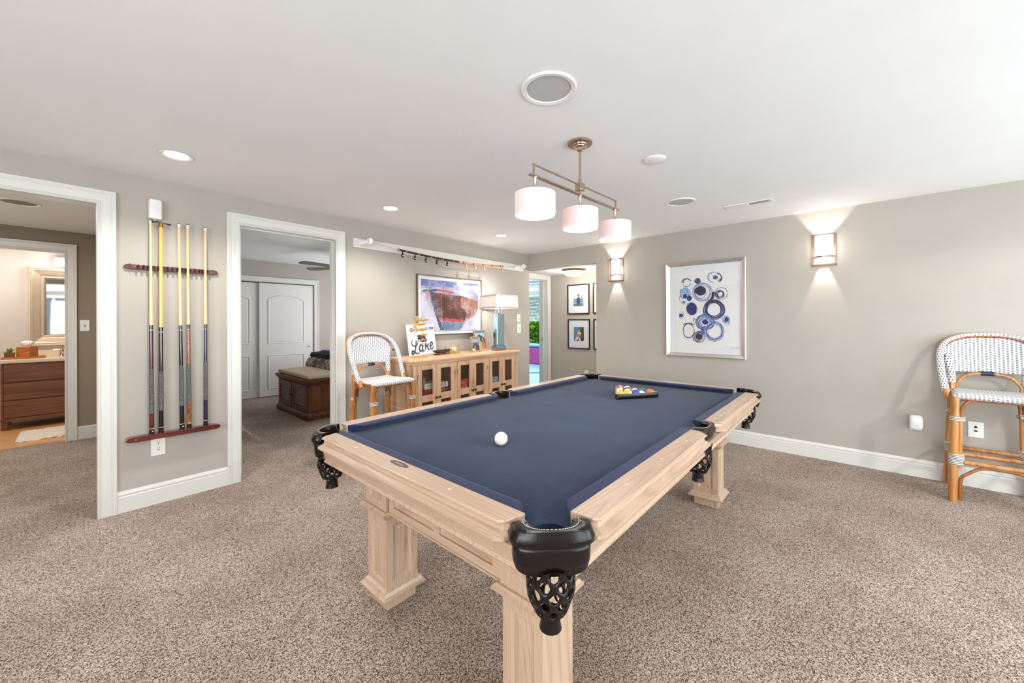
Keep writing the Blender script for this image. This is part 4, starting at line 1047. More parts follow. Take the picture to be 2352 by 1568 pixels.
# table lamp
lp = thing('table_lamp', 'table lamp with mirrored square column and rectangular cream shade on the sideboard', 'lamp', (3.625, 3.430, CZ0), radians(-15))
mb = MB(); mb.box(-.080, .080, -.062, .062, 0, .022); mb.build('foot', 'globe_glass', lp, bevel=.002)
mb = MB(); mb.box(-.078, .078, -.060, .060, .0225, .040); mb.box(-.070, .070, -.055, .055, .040, .062); mb.build('base', 'lamp_mirror', lp, bevel=.003)
mb = MB(); mb.box(-.056, .056, -.046, .046, .062, .470); mb.build('column', 'lamp_mirror', lp, bevel=.004)
mb = MB(); mb.lathe([(.012, .470), (.020, .476), (.009, .484), (.009, .520), (.022, .526), (.014, .532), (.014, .60)], seg=16); mb.tube([(-.045, 0, .48), (-.045, 0, .525)], .003, 8); mb.tube([(.045, 0, .48), (.045, 0, .525)], .003, 8); mb.box(-.05, .05, -.004, .004, .474, .480); mb.build('lamp_neck', 'chrome', lp, smooth=True)
z0, z1 = .536, .705
mb = MB()
def rr(w, d, z): return [(-w, -d, z), (w, -d, z), (w, d, z), (-w, d, z)]
mb.loops([rr(.168, .205, z0), rr(.162, .198, z1)], False, False)
shd = mb.build('lamp_shade', 'lamp_linen', lp); shd.modifiers.new('Solid', 'SOLIDIFY').thickness = .002
mb = MB()
for a, b, c in ((z0-.001, z0+.020, 0), (z1-.018, z1+.001, 1)):
    k0 = 1-.00; f = lambda z: (.168-.006*(z-z0)/(z1-z0)+.0012, .205-.007*(z-z0)/(z1-z0)+.0012)
    mb.loops([rr(*f(a), a), rr(*f(b), b)], False, False)
mb.build('shade_band', 'lamp_band', shd)
mb = MB(); mb.tube([(0, 0, .60), (0, 0, z1+.02)], .0035, 8); mb.tube([(-.158, 0, z1-.004), (.158, 0, z1-.004)], .002, 6); mb.build('harp', 'chrome', lp)
mb = MB(); mb.ball((0, 0, z1+.040), .020, 16); mb.lathe([(.01, z1+.012), (.012, z1+.02), (.006, z1+.024)], seg=12); mb.build('finial', 'chrome', lp, smooth=True)
mb = MB(); mb.ball((0, 0, .625), .026, 14); mb.build('bulb', 'diffuser_white', lp, smooth=True)
# ================================================================ CEILING
def downlight(x, y, label, lit=True):
    t = thing('recessed_light', label, 'recessed light', (x, y, H), 0, 'recessed lights in the ceiling')
    mb = MB(); mb.lathe([(.062, .0), (.080, -.006), (.078, -.009), (.064, -.007), (.058, -.003)], seg=32, cap0=False, cap1=False); mb.build('trim_ring', 'white_plastic', t, smooth=True)
    mb = MB(); mb.lathe([(.001, -.003), (.060, -.003)], seg=28, cap0=False, cap1=False); mb.build('diffuser', 'can_light', t)
    return t
downlight(.402, 3.070, 'recessed ceiling light above the cue rack wall, nearest to the first doorway')
downlight(1.860, 3.090, 'recessed ceiling light in front of the wall beside the bedroom doorway')
downlight(3.322, 3.100, 'recessed ceiling light above the sideboard, nearest to the room corner')
for x, y in ((.4, -1.9), (2.4, -2.35), (3.7, -2.2), (-1.4, 1.0)): downlight(x, y, 'recessed ceiling light outside the view, behind the viewpoint')
def ceil_speaker(x, y, z, r, label, gm='speaker_grille'):
    t = thing('ceiling_speaker', label, 'ceiling speaker', (x, y, z), 0, 'round speakers in the ceilings')
    mb = MB(); mb.lathe([(r*.80, -.002), (r*.82, -.006), (r*.96, -.008), (r, -.004), (r, 0)], seg=48, cap0=False, cap1=False); mb.build('trim_ring', 'white_plastic', t, smooth=True)
    mb = MB(); mb.lathe([(.001, -.0025), (r*.81, -.0025)], seg=40, cap0=False, cap1=False); mb.build('grille', gm, t)
ceil_speaker(1.369, .990, H, .121, 'large round ceiling speaker nearest the viewer, ahead of the pendant canopy')
ceil_speaker(3.425, 1.093, H, .118, 'round ceiling speaker beside the air vent beyond the pendant')
ceil_speaker(-.312, 5.10, 2.27, .118, 'round ceiling speaker in the passage seen through the first doorway', 'speaker_grille_dark')
t = thing('smoke_detector', 'small blank white disc on the ceiling right of the pendant canopy', 'detector', (2.412, .926, H))
mb = MB(); mb.lathe([(.068, 0), (.068, -.004), (.060, -.010), (.03, -.013), (.001, -.014)], seg=36, cap1=False); mb.build('cover', 'white_plastic', t, smooth=True)
t = thing('air_vent', 'white slotted air vent in the ceiling close to the right wall', 'air vent', (3.878, .672, H))
mb = MB(); mb.box(-.056, -.036, -.178, .178, -.006, 0); mb.box(.036, .056, -.178, .178, -.006, 0); mb.box(-.036, .036, -.178, -.156, -.006, 0); mb.box(-.036, .036, .156, .178, -.006, 0); mb.build('frame', 'white_plastic', t, bevel=.002)
mb = MB(); mb.box(-.035, .035, -.155, .155, -.001, -.0004); mb.build('duct_opening', 'slot_dark', t)
for i in range(23):
    y = -.148+i*.0135; mb = MB(); a = -.005 if i < 11 else .005
    mb.loops([[(-.035, y-a, -.001), (.035, y-a, -.001), (.035, y-a+.0018, -.001), (-.035, y-a+.0018, -.001)], [(-.035, y+a, -.006), (.035, y+a, -.006), (.035, y+a+.0018, -.006), (-.035, y+a+.0018, -.006)]]); mb.build('vent_fin', 'white_plastic', t)
# pendant over the table
pd = thing('pendant_light', 'bronze bar pendant with three white drum shades hanging over the pool table', 'pendant light', (1.900, 1.157, 0), radians(-2.5))
mb = MB(); mb.lathe([(.066, H), (.070, H-.003), (.070, H-.010), (.067, H-.013), (.042, H-.014), (.040, H-.019), (.030, H-.021), (.028, H-.026), (.017, H-.030), (.015, H-.048), (.008, H-.054)], seg=36); mb.build('canopy', 'nickel', pd, smooth=True)
mb = MB(); mb.tube([(0, 0, H-.05), (0, 0, 2.055)], .0075, 14); mb.lathe([(.010, 2.09), (.010, 2.045)], seg=14); mb.build('stem', 'nickel', pd, smooth=True)
mb = MB(); mb.box(-.021, .021, -.021, .021, 2.024, 2.066); mb.build('hub', 'nickel', pd, bevel=.004)
mb = MB(); w = .0042; hl = .405
mb.box(-hl-.004, -hl+.004, -w, w, 2.006, 2.062); mb.box(hl-.004, hl+.004, -w, w, 2.006, 2.062)
mb.box(-hl-.006, hl+.006, -w, w, 2.054, 2.062); mb.build('upper_frame', 'nickel', pd, bevel=.001)
mb = MB(); mb.box(-hl-.028, hl+.028, -.013, .013, 1.999, 2.006); mb.build('lower_bar', 'nickel', pd, bevel=.001)
mb = MB(); mb.tube([(0, 0, 2.0), (0, 0, 2.03)], .006, 12); mb.build('link', 'nickel', pd)
for x in (-hl+.010, 0, hl-.010):
    mb = MB(); mb.lathe([(.012, 2.000), (.010, 1.994), (.0075, 1.990), (.0075, 1.942), (.011, 1.940), (.022, 1.926), (.026, 1.918), (.004, 1.916)], c=(x, 0, 0), seg=18); mb.build('socket_cup', 'nickel', pd, smooth=True)
    r = .1015; mb = MB(); mb.lathe([(r-.004, 1.808), (r, 1.806), (r, 1.914), (r-.004, 1.916), (r-.004, 1.808)], c=(x, 0, 0), seg=48, cap0=False, cap1=False); s = mb.build('shade', 'shade_pink', pd, smooth=True)
    mb = MB(); mb.lathe([(.001, 1.8075), (r-.004, 1.8075)], c=(x, 0, 0), seg=40, cap0=False, cap1=False); mb.build('diffuser', 'diffuser_white', s)
    mb = MB(); mb.lathe([(r-.004, 1.912), (.02, 1.914)], c=(x, 0, 0), seg=40, cap0=False, cap1=False); mb.build('top_diffuser', 'shade_pink', s)
# hall flush light
hf = thing('flush_light', 'flush ceiling light with amber-lit stepped glass in the hall', 'ceiling light', (5.135, 3.247, 2.085))
mb = MB(); mb.lathe([(.150, 0), (.166, -.004), (.168, -.016), (.160, -.024), (.152, -.026)], seg=40); mb.build('rim', 'nickel_dark', hf, smooth=True)
mb = MB(); mb.lathe([(.155, -.024), (.148, -.050), (.140, -.058), (.136, -.078), (.100, -.094), (.050, -.104), (.012, -.110), (.006, -.114)], seg=40); mb.build('glass_shade', 'hall_glass', hf, smooth=True)

# ================================================================ RIGHT WALL
RW = radians(-90)
def sconce(y, label):
    t = thing('wall_sconce', label, 'wall sconce', (XR, y, 0), RW, 'wall sconces on the right wall')
    z0, z1, w = 1.786, 2.064, .090
    mb = MB(); mb.box(-w+.004, w-.004, -.010, 0, z0+.004, z1-.004); mb.build('back_plate', 'nickel', t)
    mb = MB(); yb = -.078
    for x in (-w, w-.008): mb.box(x, x+.008, yb, -.004, z0, z0+.008); mb.box(x, x+.008, yb, -.004, z1-.008, z1); mb.box(x, x+.008, yb, yb+.008, z0, z1)
    mb.box(-w, w, yb, yb+.008, z0, z0+.008); mb.box(-w, w, yb, yb+.008, z1-.008, z1); mb.box(-w, w, -.012, -.004, z0, z0+.008)
    mb.build('metal_frame', 'nickel_dark', t, bevel=.001)
    n = 16; R = .066
    def D(r, z): return [(r*cos(pi+pi*i/n), -.014+.95*r*sin(pi+pi*i/n), z) for i in range(n+1)]
    mb = MB(); mb.loops([D(R, z0+.018), D(R, z1-.006)], closed=False); g = mb.build('glass_shade', 'sconce_glass', t, smooth=True)
    mb = MB(); mb.loops([D(R+.003, z0+.070), D(R+.004, z0+.071), D(R+.004, z0+.083), D(R+.003, z0+.084)], closed=False); mb.box(-w, -R+.002, -.02, -.012, z0+.072, z0+.082); mb.box(R-.002, w, -.02, -.012, z0+.072, z0+.082)
    mb.build('clasp_band', 'nickel_dark', t, smooth=True)
    return t
sconce(2.234, 'half-round wall sconce beside the hall opening, left of the blue circles picture')
sconce(.186, 'half-round wall sconce between the blue circles picture and the bar stool')
sconce(-1.86, 'wall sconce outside the view, third along the right wall')
# framed abstract with blue circles
ar = thing('framed_print', 'silver framed abstract of blue ink circles between the two sconces', 'framed picture', (XR, 1.210, 0), RW)
x0, x1, z0, z1, fb = -.402, .402, .881, 1.938, .040
mb = MB(); mb.frame(x0+fb, x1-fb, z0+fb, z1-fb, [(0, .010), (0, .022), (.004, .026), (fb-.006, .034), (fb, .030), (fb, 0), (fb-.008, 0)]); mb.build('frame', 'silver_frame', ar)
mb = MB(); mb.box(x0+.02, x1-.02, -.010, -.002, z0+.02, z1-.02); mb.build('mat_board', 'mat_white', ar)
mb = MB(); mb.box(x0+.105, x1-.085, -.0125, -.0105, z0+.105, z1-.105); sheet = mb.build('paper_sheet', 'paper', ar)
def ink(name, a, c, thr, scale=60):
    m, nt, b = new_mat(name); v = texco(nt, scale=(1, 1, 1))
    n = N(nt, 'ShaderNodeTexNoise', Scale=scale, Detail=4.0, Distortion=1.0); L(nt, v, n.inputs['Vector'])
    L(nt, ramp(nt, n.outputs['Fac'], [(thr-.12, lin(a)), (thr+.12, lin(c))]), b.inputs['Base Color']); b.inputs['Roughness'].default_value = .6
ink('ink_dark', (34, 22, 62), (64, 48, 100), .55, 30); ink('ink_mid', (34, 60, 140), (92, 128, 196), .52, 40); ink('ink_light', (96, 132, 196), (206, 216, 234), .52, 50); ink('ink_blue_deep', (22, 28, 104), (48, 60, 142), .55, 40); ink('ink_line', (30, 32, 60), (86, 90, 130), .52, 60)
# picture coordinates measured in the 1266x1568 crop; quad corners of the outer frame
def PQ(u, v):
    """crop pixel -> wall x,z (bilinear in the frame's own rectangle)"""
    s = (u-62)/(1165-62); 
    top = 165+(60-165)*s; bot = 1425+(1480-1425)*s
    # perspective along the wall: nearer on the right
    s2 = s*1.132/(s*1.132+1-s); tz = (v-top)/(bot-top)
    return (x0+(x1-x0)*s2, z1+(z0-z1)*tz)
mb = MB(); INK = ['ink_dark', 'ink_mid', 'ink_light', 'ink_blue_deep', 'ink_line']; depth = [0]
def ell(u, v, ru, rv, w, mi, a0=0, a1=2*pi, wob=.03, n=44, y=None, seed=1):
    """brushed ring: several bristle tracks with broken ends"""
    rnd = random.Random(seed+int(u*7+v)); ph = rnd.uniform(0, 6); m = max(1, int(w/4.2)); full = abs(a1-a0) > 6
    for q in range(m):
        off = (q-(m-1)/2)*w/m; e0, e1 = rnd.uniform(0, .35), rnd.uniform(0, .35)
        st = rnd.uniform(0, 6.28) if full else 0
        b0, b1 = a0+st+(e0 if m > 1 else 0), a1+st-(e1 if m > 1 and rnd.random() < .6 else 0)
        depth[0] += 1; pts = []; ws = []; mq = mi
        if rnd.random() < .34: mq = {0: 3, 1: 2, 2: 1, 3: 0, 4: 0}[mi]
        for i in range(n+1):
            a = b0+(b1-b0)*i/n; k = 1+wob*sin(2*a+ph)+wob*.5*sin(3*a+ph*2)
            o = off*(.8+.35*sin(a*1.5+ph))
            pts.append(PQ(u+(ru*k+o)*cos(a), v-(rv*k+o)*sin(a))); ws.append(w/m*.00070*(1.05+.35*sin(a*2+ph+q)+.25*rnd.uniform(-1, 1))*(.25+.75*min(1, i/4, (n-i)/4) if m > 1 else 1))
        mb.mi = mq; ribbon(mb, pts, ws, -.0126-.00001*depth[0])
def disc(u, v, ru, rv, mi, wob=.06, seed=1):
    rnd = random.Random(seed+int(u)); depth[0] += 1; mb.mi = mi; ph = rnd.uniform(0, 6)
    mb.poly([(lambda p: (p[0], -.0126-.00001*depth[0], p[1]))(PQ(u+ru*(1+wob*sin(3*a+ph)+.03*rnd.uniform(-1, 1))*cos(a), v-rv*(1+wob*sin(2*a+ph))*sin(a))) for a in [2*pi*k/30 for k in range(30)]])
ell(345, 418, 58, 54, 26, 0, .2, 3.4); ell(340, 425, 55, 48, 12, 1, 3.2, 6.4)
disc(495, 397, 44, 40, 0)
ell(735, 345, 92, 64, 34, 0, -1.2, 1.4); ell(735, 345, 96, 70, 22, 2, 1.4, 4.6); disc(740, 345, 36, 30, 4)
for k, (r, mi, w) in enumerate(((1.0, 2, 14), (.92, 1, 8), (.82, 2, 10), (.74, 4, 4))): ell(560, 550, 136*r, 128*r, w, mi, seed=k)
disc(535, 530, 80, 62, 0); ell(535, 548, 84, 86, 8, 4, 2.6, 6.0); ell(520, 560, 50, 40, 12, 2, 3.0, 5.6)
ell(822, 570, 84, 86, 9, 4); ell(808, 580, 44, 48, 38, 0)
disc(318, 565, 76, 84, 2); disc(318, 606, 26, 30, 3); disc(378, 635, 36, 38, 3); ell(315, 640, 70, 84, 8, 1, 2.4, 5.5); disc(300, 690, 34, 24, 2)
disc(412, 780, 74, 80, 3); ell(412, 780, 76, 84, 6, 4)
disc(266, 872, 26, 26, 3, .02); ell(270, 870, 30, 54, 4, 4)
for k, (r, w, mi) in enumerate(((1.0, 34, 0), (.82, 40, 0), (.70, 16, 3), (1.08, 6, 1))): ell(722, 790, 140*r, 128*r, w, mi, seed=k+2)
mb.mi = 0; depth[0] += 1; ribbon(mb, [PQ(*p) for p in ((712, 545), (706, 610), (680, 660), (634, 706), (606, 742))], .030, -.0126-.00001*depth[0])
for k, (r, w, mi) in enumerate(((1.0, 22, 1), (.84, 26, 1), (.66, 26, 1), (.52, 20, 2), (.98, 6, 0))): ell(598, 968, 124*r, 104*r, w, mi, seed=k+5)
disc(598, 962, 44, 36, 3); disc(640, 935, 22, 18, 2)
for k, r in enumerate((1.0, .93, .86, .78, .70)): ell(725, 1090, 134*r, 136*r, (11, 8, 12, 8, 7)[k], (1, 2, 1, 4, 2)[k], seed=k+9)
ell(450, 948, 18, 32, 10, 1); 
disc(893, 928, 52, 62, 2); ell(893, 935, 58, 72, 10, 1, 2.2, 5.8); disc(895, 925, 28, 34, 3)
for k, r in enumerate((1.0, .92)): ell(368, 1085, 80*r, 98*r, 10 if k == 0 else 4, 4, seed=k+3)
ell(366, 1020, 84, 40, 18, 4, .3, 2.7)
for k in range(9): ell(508+random.Random(k).uniform(-12, 12), 1170+random.Random(k+40).uniform(-10, 10), 84-k*8, 76-k*7, 6, 4, seed=k+20)
disc(508, 1160, 46, 40, 0)
mb.mi = 1; depth[0] += 1; ribbon(mb, [PQ(575, 1030), PQ(560, 1075), PQ(575, 1130)], .034, -.0126-.00001*depth[0])
mb.mi = 4; depth[0] += 1
for k in range(5): ribbon(mb, [PQ(940+k*26, 1330-k*2+8*(k % 2)), PQ(952+k*26, 1312), PQ(962+k*26, 1332)], .0016, -.0126-.00001*depth[0])
mb.build('ink_circles', INK, sheet, fixn=False)
mb = MB(); mb.box(x0+fb-.002, x1-fb+.002, -.0185, -.0170, z0+fb-.002, z1-fb+.002); mb.build('glass_pane', 'picture_glass', ar)
# little devices low on the right wall
t = thing('plug_in_device', 'small white plug-in device low on the right wall, left of the telephone jack', 'plug-in device', (XR, -.395, 0), RW)
def rrect(x0, x1, z0, z1, r, n=5):
    pts = []
    for cx, cz, a in ((x1-r, z1-r, 0), (x0+r, z1-r, pi/2), (x0+r, z0+r, pi), (x1-r, z0+r, 3*pi/2)):
        pts += [(cx+r*cos(a+pi/2*k/n), cz+r*sin(a+pi/2*k/n)) for k in range(n+1)]
    return pts
mb = MB(); mb.loops([[(x, y, z) for x, z in rrect(-.038+o, .038-o, .392+o, .507-o, .020)] for o, y in ((.004, -.012), (0, -.018), (0, -.038), (.003, -.046), (.010, -.050))]); mb.build('housing', 'white_plastic', t, smooth=True)
mb = MB(); mb.box(-.036, .034, -.012, 0, .381, .470); mb.build('outlet_plate', 'white_plastic', t, bevel=.002)
mb = MB(); mb.box(-.012, .012, -.0506, -.0502, .420, .424); mb.build('mark', 'speaker_grille', t)
def plate(name, label, cat, loc, rz, w, h, kind, group):
    t = thing(name, label, cat, loc, rz, group)
    mb = MB(); mb.loops([[(x, y, z) for x, z in rrect(-w/2+o, w/2-o, -h/2+o, h/2-o, .004, 3)] for o, y in ((0, 0), (0, -.004), (.004, -.007))]); mb.build('plate', 'white_plastic', t)
    if kind == 'outlet':
        for dz in (.020, -.020):
            mb = MB(); mb.lathe([(.017, 0), (.017, -.0015), (.001, -.0018)], seg=24, axis='Y', cap1=False); mb.xform(Matrix.Translation((0, -.007, dz))); s = mb.build('socket', 'ivory', t)
            mb = MB(); mb.box(-.0075, -.005, -.0095, -.0087, dz+.001, dz+.009); mb.box(.005, .0072, -.0095, -.0087, dz+.002, dz+.009); mb.lathe([(.0032, -.0095), (.0032, -.0087)], c=(0, 0, dz-.007), seg=12, axis='Y'); mb.build('socket_slots', 'black', s)
        mb = MB(); mb.ball((0, -.007, 0), .002, 8); mb.build('screw', 'grey_plastic', t)
    elif kind == 'switch':
        mb = MB(); mb.box(-.005, .005, -.0085, -.007, -.012, .012); mb.build('switch_slot', 'slot_dark', t)
        mb = MB(); mb.loops([[(-.0035, -.008, -.006), (.0035, -.008, -.006), (.0035, -.008, .006), (-.0035, -.008, .006)], [(-.003, -.018, .001), (.003, -.018, .001), (.003, -.018, .008), (-.003, -.018, .008)]]); mb.build('toggle', 'ivory', t)
        mb = MB(); mb.ball((0, -.007, .030), .002, 8); mb.ball((0, -.007, -.030), .002, 8); mb.build('screw', 'grey_plastic', t)
    elif kind == 'dimmer':
        mb = MB(); mb.lathe([(.012, 0), (.011, -.012), (.001, -.013)], seg=20, axis='Y', cap1=False); mb.xform(Matrix.Translation((0, -.007, 0))); mb.build('dial', 'white_plastic', t)
    elif kind == 'jack':
        mb = MB(); mb.lathe([(.009, 0), (.009, -.002), (.001, -.002)], seg=20, axis='Y', cap1=False); mb.xform(Matrix.Translation((0, -.007, .020))); mb.build('coax_socket', 'slot_dark', t)
        mb = MB(); mb.box(-.009, .009, -.0085, -.007, -.016, -.003); mb.build('phone_socket', 'walnut_dark', t)
        mb = MB(); mb.ball((0, -.007, .037), .0018, 8); mb.ball((0, -.007, -.037), .0018, 8); mb.build('screw', 'grey_plastic', t)
    return t
plate('telephone_jack', 'white cable and telephone jack plate on the wall behind the bar stool by the sconce', 'wall jack', (XR, -.713, .440), RW, .080, .120, 'jack', None)
plate('wall_outlet', 'white wall outlet just above the far rail of the pool table', 'outlet', (XR, 1.585, .520), RW, .072, .118, 'outlet', None)
plate('wall_outlet', 'white wall outlet low on the hall end wall, under the framed photographs', 'outlet', (5.60, 3.30, .400), RW, .072, .118, 'outlet', None)
plate('wall_outlet', 'white duplex outlet directly under the lower cue rack bar', 'outlet', (.380, YL, .408), 0, .078, .138, 'outlet', None)
plate('light_switch', 'white dimmer switch plate by the room corner, upper of the two', 'light switch', (4.338, YL, 1.327), 0, .074, .114, 'dimmer', None)
plate('light_switch', 'white toggle switch plate by the room corner, lower of the two', 'light switch', (4.347, YL, 1.177), 0, .078, .140, 'switch', None)
plate('light_switch', 'switch plate on the dark passage wall beside the bathroom doorway', 'light switch', (.056, 6.37, 1.250), 0, .074, .121, 'switch', None)
# hall photographs
def hall_pic(y, z, label, sky, pols):
    t = thing('hall_photograph', label, 'framed photograph', (5.60, y, z), RW, 'framed photographs in the hall')
    w, h, b = .425, .502, .018
    mb = MB(); mb.frame(-w/2+b, w/2-b, -h/2+b, h/2-b, [(0, .004), (0, .016), (.003, .020), (b, .020), (b, 0), (b-.006, 0)]); mb.build('frame', 'black', t)
    mb = MB(); mb.box(-w/2+.01, w/2-.01, -.006, -.001, -h/2+.01, h/2-.01); mb.build('mat_board', 'mat_white', t)
    if pols is not None:
        mb = MB(); pw, phh = .195, .235; mb.poly([(-pw/2, -.0065, -phh/2), (pw/2, -.0065, -phh/2), (pw/2, -.0065, phh/2), (-pw/2, -.0065, phh/2)])
        for k, (mn, pts) in enumerate(pols): mb.mi = k+1; mb.poly([(-pw/2+u*pw, -.0067-.0001*k, -phh/2+v*phh) for u, v in pts])
        mb.build('photo', [sky]+[p[0] for p in pols], t, fixn=False)
    mb = MB(); mb.box(-w/2+b-.001, w/2-b+.001, -.0125, -.0115, -h/2+b-.001, h/2-b+.001); mb.build('glass_pane', 'picture_glass', t)
hall_pic(3.447, 1.650, 'upper black framed photograph of a person standing in a blue lake', 'ph_white', [('ph_lake', [(0, 0), (1, 0), (1, .55), (0, .52)]), ('ph_white', [(0, .2), (1, .24), (1, .28), (0, .25)]), ('ph_white', [(0, .36), (1, .40), (1, .43), (0, .40)]), ('ph_navy', [(.34, .15), (.66, .15), (.72, .45), (.62, .62), (.46, .66), (.30, .5)]), ('ph_brown', [(.36, 0), (.62, 0), (.62, .2), (.36, .2)]), ('ph_skin', blob(.54, .74, .12, .11)), ('ph_brown', blob(.52, .80, .11, .07)), ('ph_dark', [(.80, .55), (.83, .55), (.88, .70), (.98, .78), (.96, .80), (.82, .72)])])
hall_pic(3.440, 1.064, 'lower black framed photograph of a bather amid teal water and leaves', 'ph_lake', [('ph_green', [(.5, .3), (1, .1), (1, 1), (.45, 1)]), ('ph_rock', [(.2, 0), (1, 0), (1, .25), (.3, .2)]), ('ph_pale', [(.30, .35), (.70, .35), (.76, .60), (.56, .66), (.40, .64)]), ('ph_coral', [(.30, .32), (.74, .30), (.76, .46), (.50, .50), (.32, .46)]), ('ph_water', blob(.52, .76, .13, .12)), ('ph_skin', blob(.52, .70, .09, .08)), ('ph_white', [(.1, .05), (.4, .1), (.5, .3), (.3, .3)]), ('ph_white', [(.5, .05), (.7, .0), (.66, .24), (.54, .24)])])
hall_pic(2.953, 1.655, 'black framed photograph cut off by the hall opening, upper one', 'ph_white', None)
hall_pic(2.945, 1.064, 'black framed photograph cut off by the hall opening, lower one', 'ph_white', None)
# ================================================================ LEFT WALL
def bullet(x0, x1, zc, h, e=.028):
    return [(x0+e, zc-h), (x1-e, zc-h), (x1-e*.4, zc-h*.75), (x1-e*.1, zc-h*.3), (x1, zc), (x1-e*.1, zc+h*.3), (x1-e*.4, zc+h*.75), (x1-e, zc+h), (x0+e, zc+h), (x0+e*.4, zc+h*.75), (x0+e*.1, zc+h*.3), (x0, zc), (x0+e*.1, zc-h*.3), (x0+e*.4, zc-h*.75)]
cuex = [.342, .394, .498, .543, .644]
t = thing('cue_rack', 'upper mahogany cue rack bar with dark clips holding the cue shafts', 'cue rack', (0, YL, 0), 0, 'cue rack bars')
mb = MB(); mb.prism_y(bullet(.206, .726, 1.664, .0185), -.020, 0); mb.build('bar', 'mahogany', t, bevel=.004)
for x0 in (.206, .726):
    mb = MB(); s = 1 if x0 < .4 else -1; mb.box(min(x0+s*.030, x0+s*.036), max(x0+s*.030, x0+s*.036), -.0215, -.001, 1.644, 1.684); mb.build('end_ring', 'gloss_black', t, bevel=.001)
for x in cuex + [.292, .445, .598]:
    mb = MB()
    for s in (-1, 1):
        mb.box(x+s*.0135-.0035, x+s*.0135+.0035, -.042, -.018, 1.654, 1.676); mb.tube([(x+s*.0135, -.040, 1.652), (x+s*.0135, -.040, 1.678)], .0055, 10)
    mb.build('clip', 'gloss_black', t)
for x in (.262, .683):
    mb = MB(); mb.lathe([(.006, -.0195), (.006, -.0215), (.004, -.0205), (.001, -.0203)], c=(x, 0, 1.665), seg=16, axis='Y', cap1=False); mb.build('screw_cap', 'burl', t)
t = thing('cue_rack', 'lower mahogany cue rack bar the cue butts stand on, above the duplex outlet', 'cue rack', (0, YL, 0), 0, 'cue rack bars')
mb = MB(); mb.prism_y(bullet(.210, .730, .487, .0175), -.066, -.006); mb.prism_y(bullet(.214, .726, .487, .010), -.007, 0); mb.build('bar', 'mahogany', t, bevel=.004)
for x in cuex + [.292, .445, .598]:
    mb = MB(); mb.lathe([(.0175, .5048), (.0175, .5054), (.001, .5054)], c=(x, -.040, 0), seg=20, cap1=False); mb.build('butt_rest', 'gloss_black', t)
for x in (.262, .683):
    mb = MB(); mb.lathe([(.006, -.0655), (.006, -.0675), (.004, -.0665), (.001, -.0663)], c=(x, 0, .488), seg=16, axis='Y', cap1=False); mb.build('screw_cap', 'burl', t)
def cue(label, xt, zt, xb, zb, jz, w1, w0, shaft, joint, butt, rear, name='pool_cue', bridge=False, dot=False):
    t = thing(name, label, 'pool cue', (xb, YL-.040, zb), 0, 'cues standing in the wall rack')
    def P(z): 
        k = (z-zb)/(zt-zb); return (k*(xt-xb), .004*k, z-zb)
    def R(z): return .0144-(.0144-.0066)*((z-zb)/(zt-zb))**1.0 if not bridge else .0135-.003*((z-zb)/(zt-zb))
    def seg(nm, mat, a, c, extra=0, n=4):
        mb = MB(); zs = [a+(c-a)*i/n for i in range(n+1)]; mb.tube([P(z) for z in zs], [R(z)+extra for z in zs], 14); return mb.build(nm, mat, t, smooth=True)
    seg('bumper', 'gloss_black', zb, zb+.028, 0)
    if dot:
        mb = MB(); mb.ball((.003, -.0142, .020), .0042, 10); mb.build('butt_dot', 'white_plastic', t)
    seg('butt_ring', 'thread', zb+.036, zb+.040, .0004); seg('butt_sleeve', rear, zb+.028, w0)
    seg('wrap', 'linen_wrap', w0, w1, .0006); seg('forearm', butt, w1, jz-.036)
    seg('joint_ring', 'thread', jz-.038, jz-.034, .0005); seg('joint', joint, jz-.034, jz, .0003); seg('joint_ring', 'thread', jz-.001, jz+.002, .0004)
    if bridge:
        seg('shaft', shaft, jz+.002, zt-.030); seg('ferrule', 'brass', zt-.032, zt-.004, .0022)
        mb = MB()
        pts = [(xt-xb+x, y, zt-zb+z) for x, y, z in ((-.048, -.012, .004), (-.034, .004, .0), (-.020, -.006, .003), (0, 0, 0), (.020, -.006, -.002), (.034, .004, -.003), (.050, -.014, -.006))]
        mb.tube(spline(pts, 5), [.0032+.0018*(i % 5 == 0) for i in range(31)], 8)
        mb.tube([(xt-xb+.034, .004, zt-zb-.003), (xt-xb+.052, .016, zt-zb-.010)], .0035, 8); mb.tube([(xt-xb-.034, .004, zt-zb), (xt-xb-.046, .016, zt-zb-.004)], .0035, 8)
        mb.build('bridge_head', 'butt_brown', t, smooth=True)
    else:
        seg('shaft', shaft, jz+.002, zt-.030); seg('ferrule', 'ivory', zt-.030, zt-.006, .0002); seg('tip', 'tip_dark', zt-.006, zt, 0)
    return t
ZB = .5056
cue('pool cue with deep red butt in the wall rack, tip under the motion sensor', .340, 2.004, .343, ZB, 1.266, .958, .648, 'maple', 'butt_teal', 'butt_red', 'butt_red', dot=True)
cue('bridge stick with cross-shaped bronze head and yellow shaft in the wall rack', .394, 1.988, .392, ZB, 1.251, .934, .660, 'maple_yellow', 'gloss_black', 'butt_brown', 'gloss_black', name='bridge_stick', bridge=True)
cue('pool cue with all-black butt in the middle of the wall rack', .491, 2.004, .505, ZB, 1.262, .970, .676, 'maple', 'butt_teal', 'gloss_black', 'gloss_black', dot=True)
cue('pool cue with brown burl butt beside the all-black cue in the wall rack', .540, 2.006, .545, ZB, 1.268, .976, .688, 'maple', 'butt_teal', 'burl', 'burl')
cue('pool cue with dark navy butt, rightmost in the wall rack', .644, 2.003, .641, ZB, 1.268, .984, .698, 'maple', 'gloss_black', 'gloss_navy', 'gloss_navy')
t = thing('motion_sensor', 'white rounded motion sensor on the wall above the cue rack', 'motion sensor', (.366, YL, 2.078))
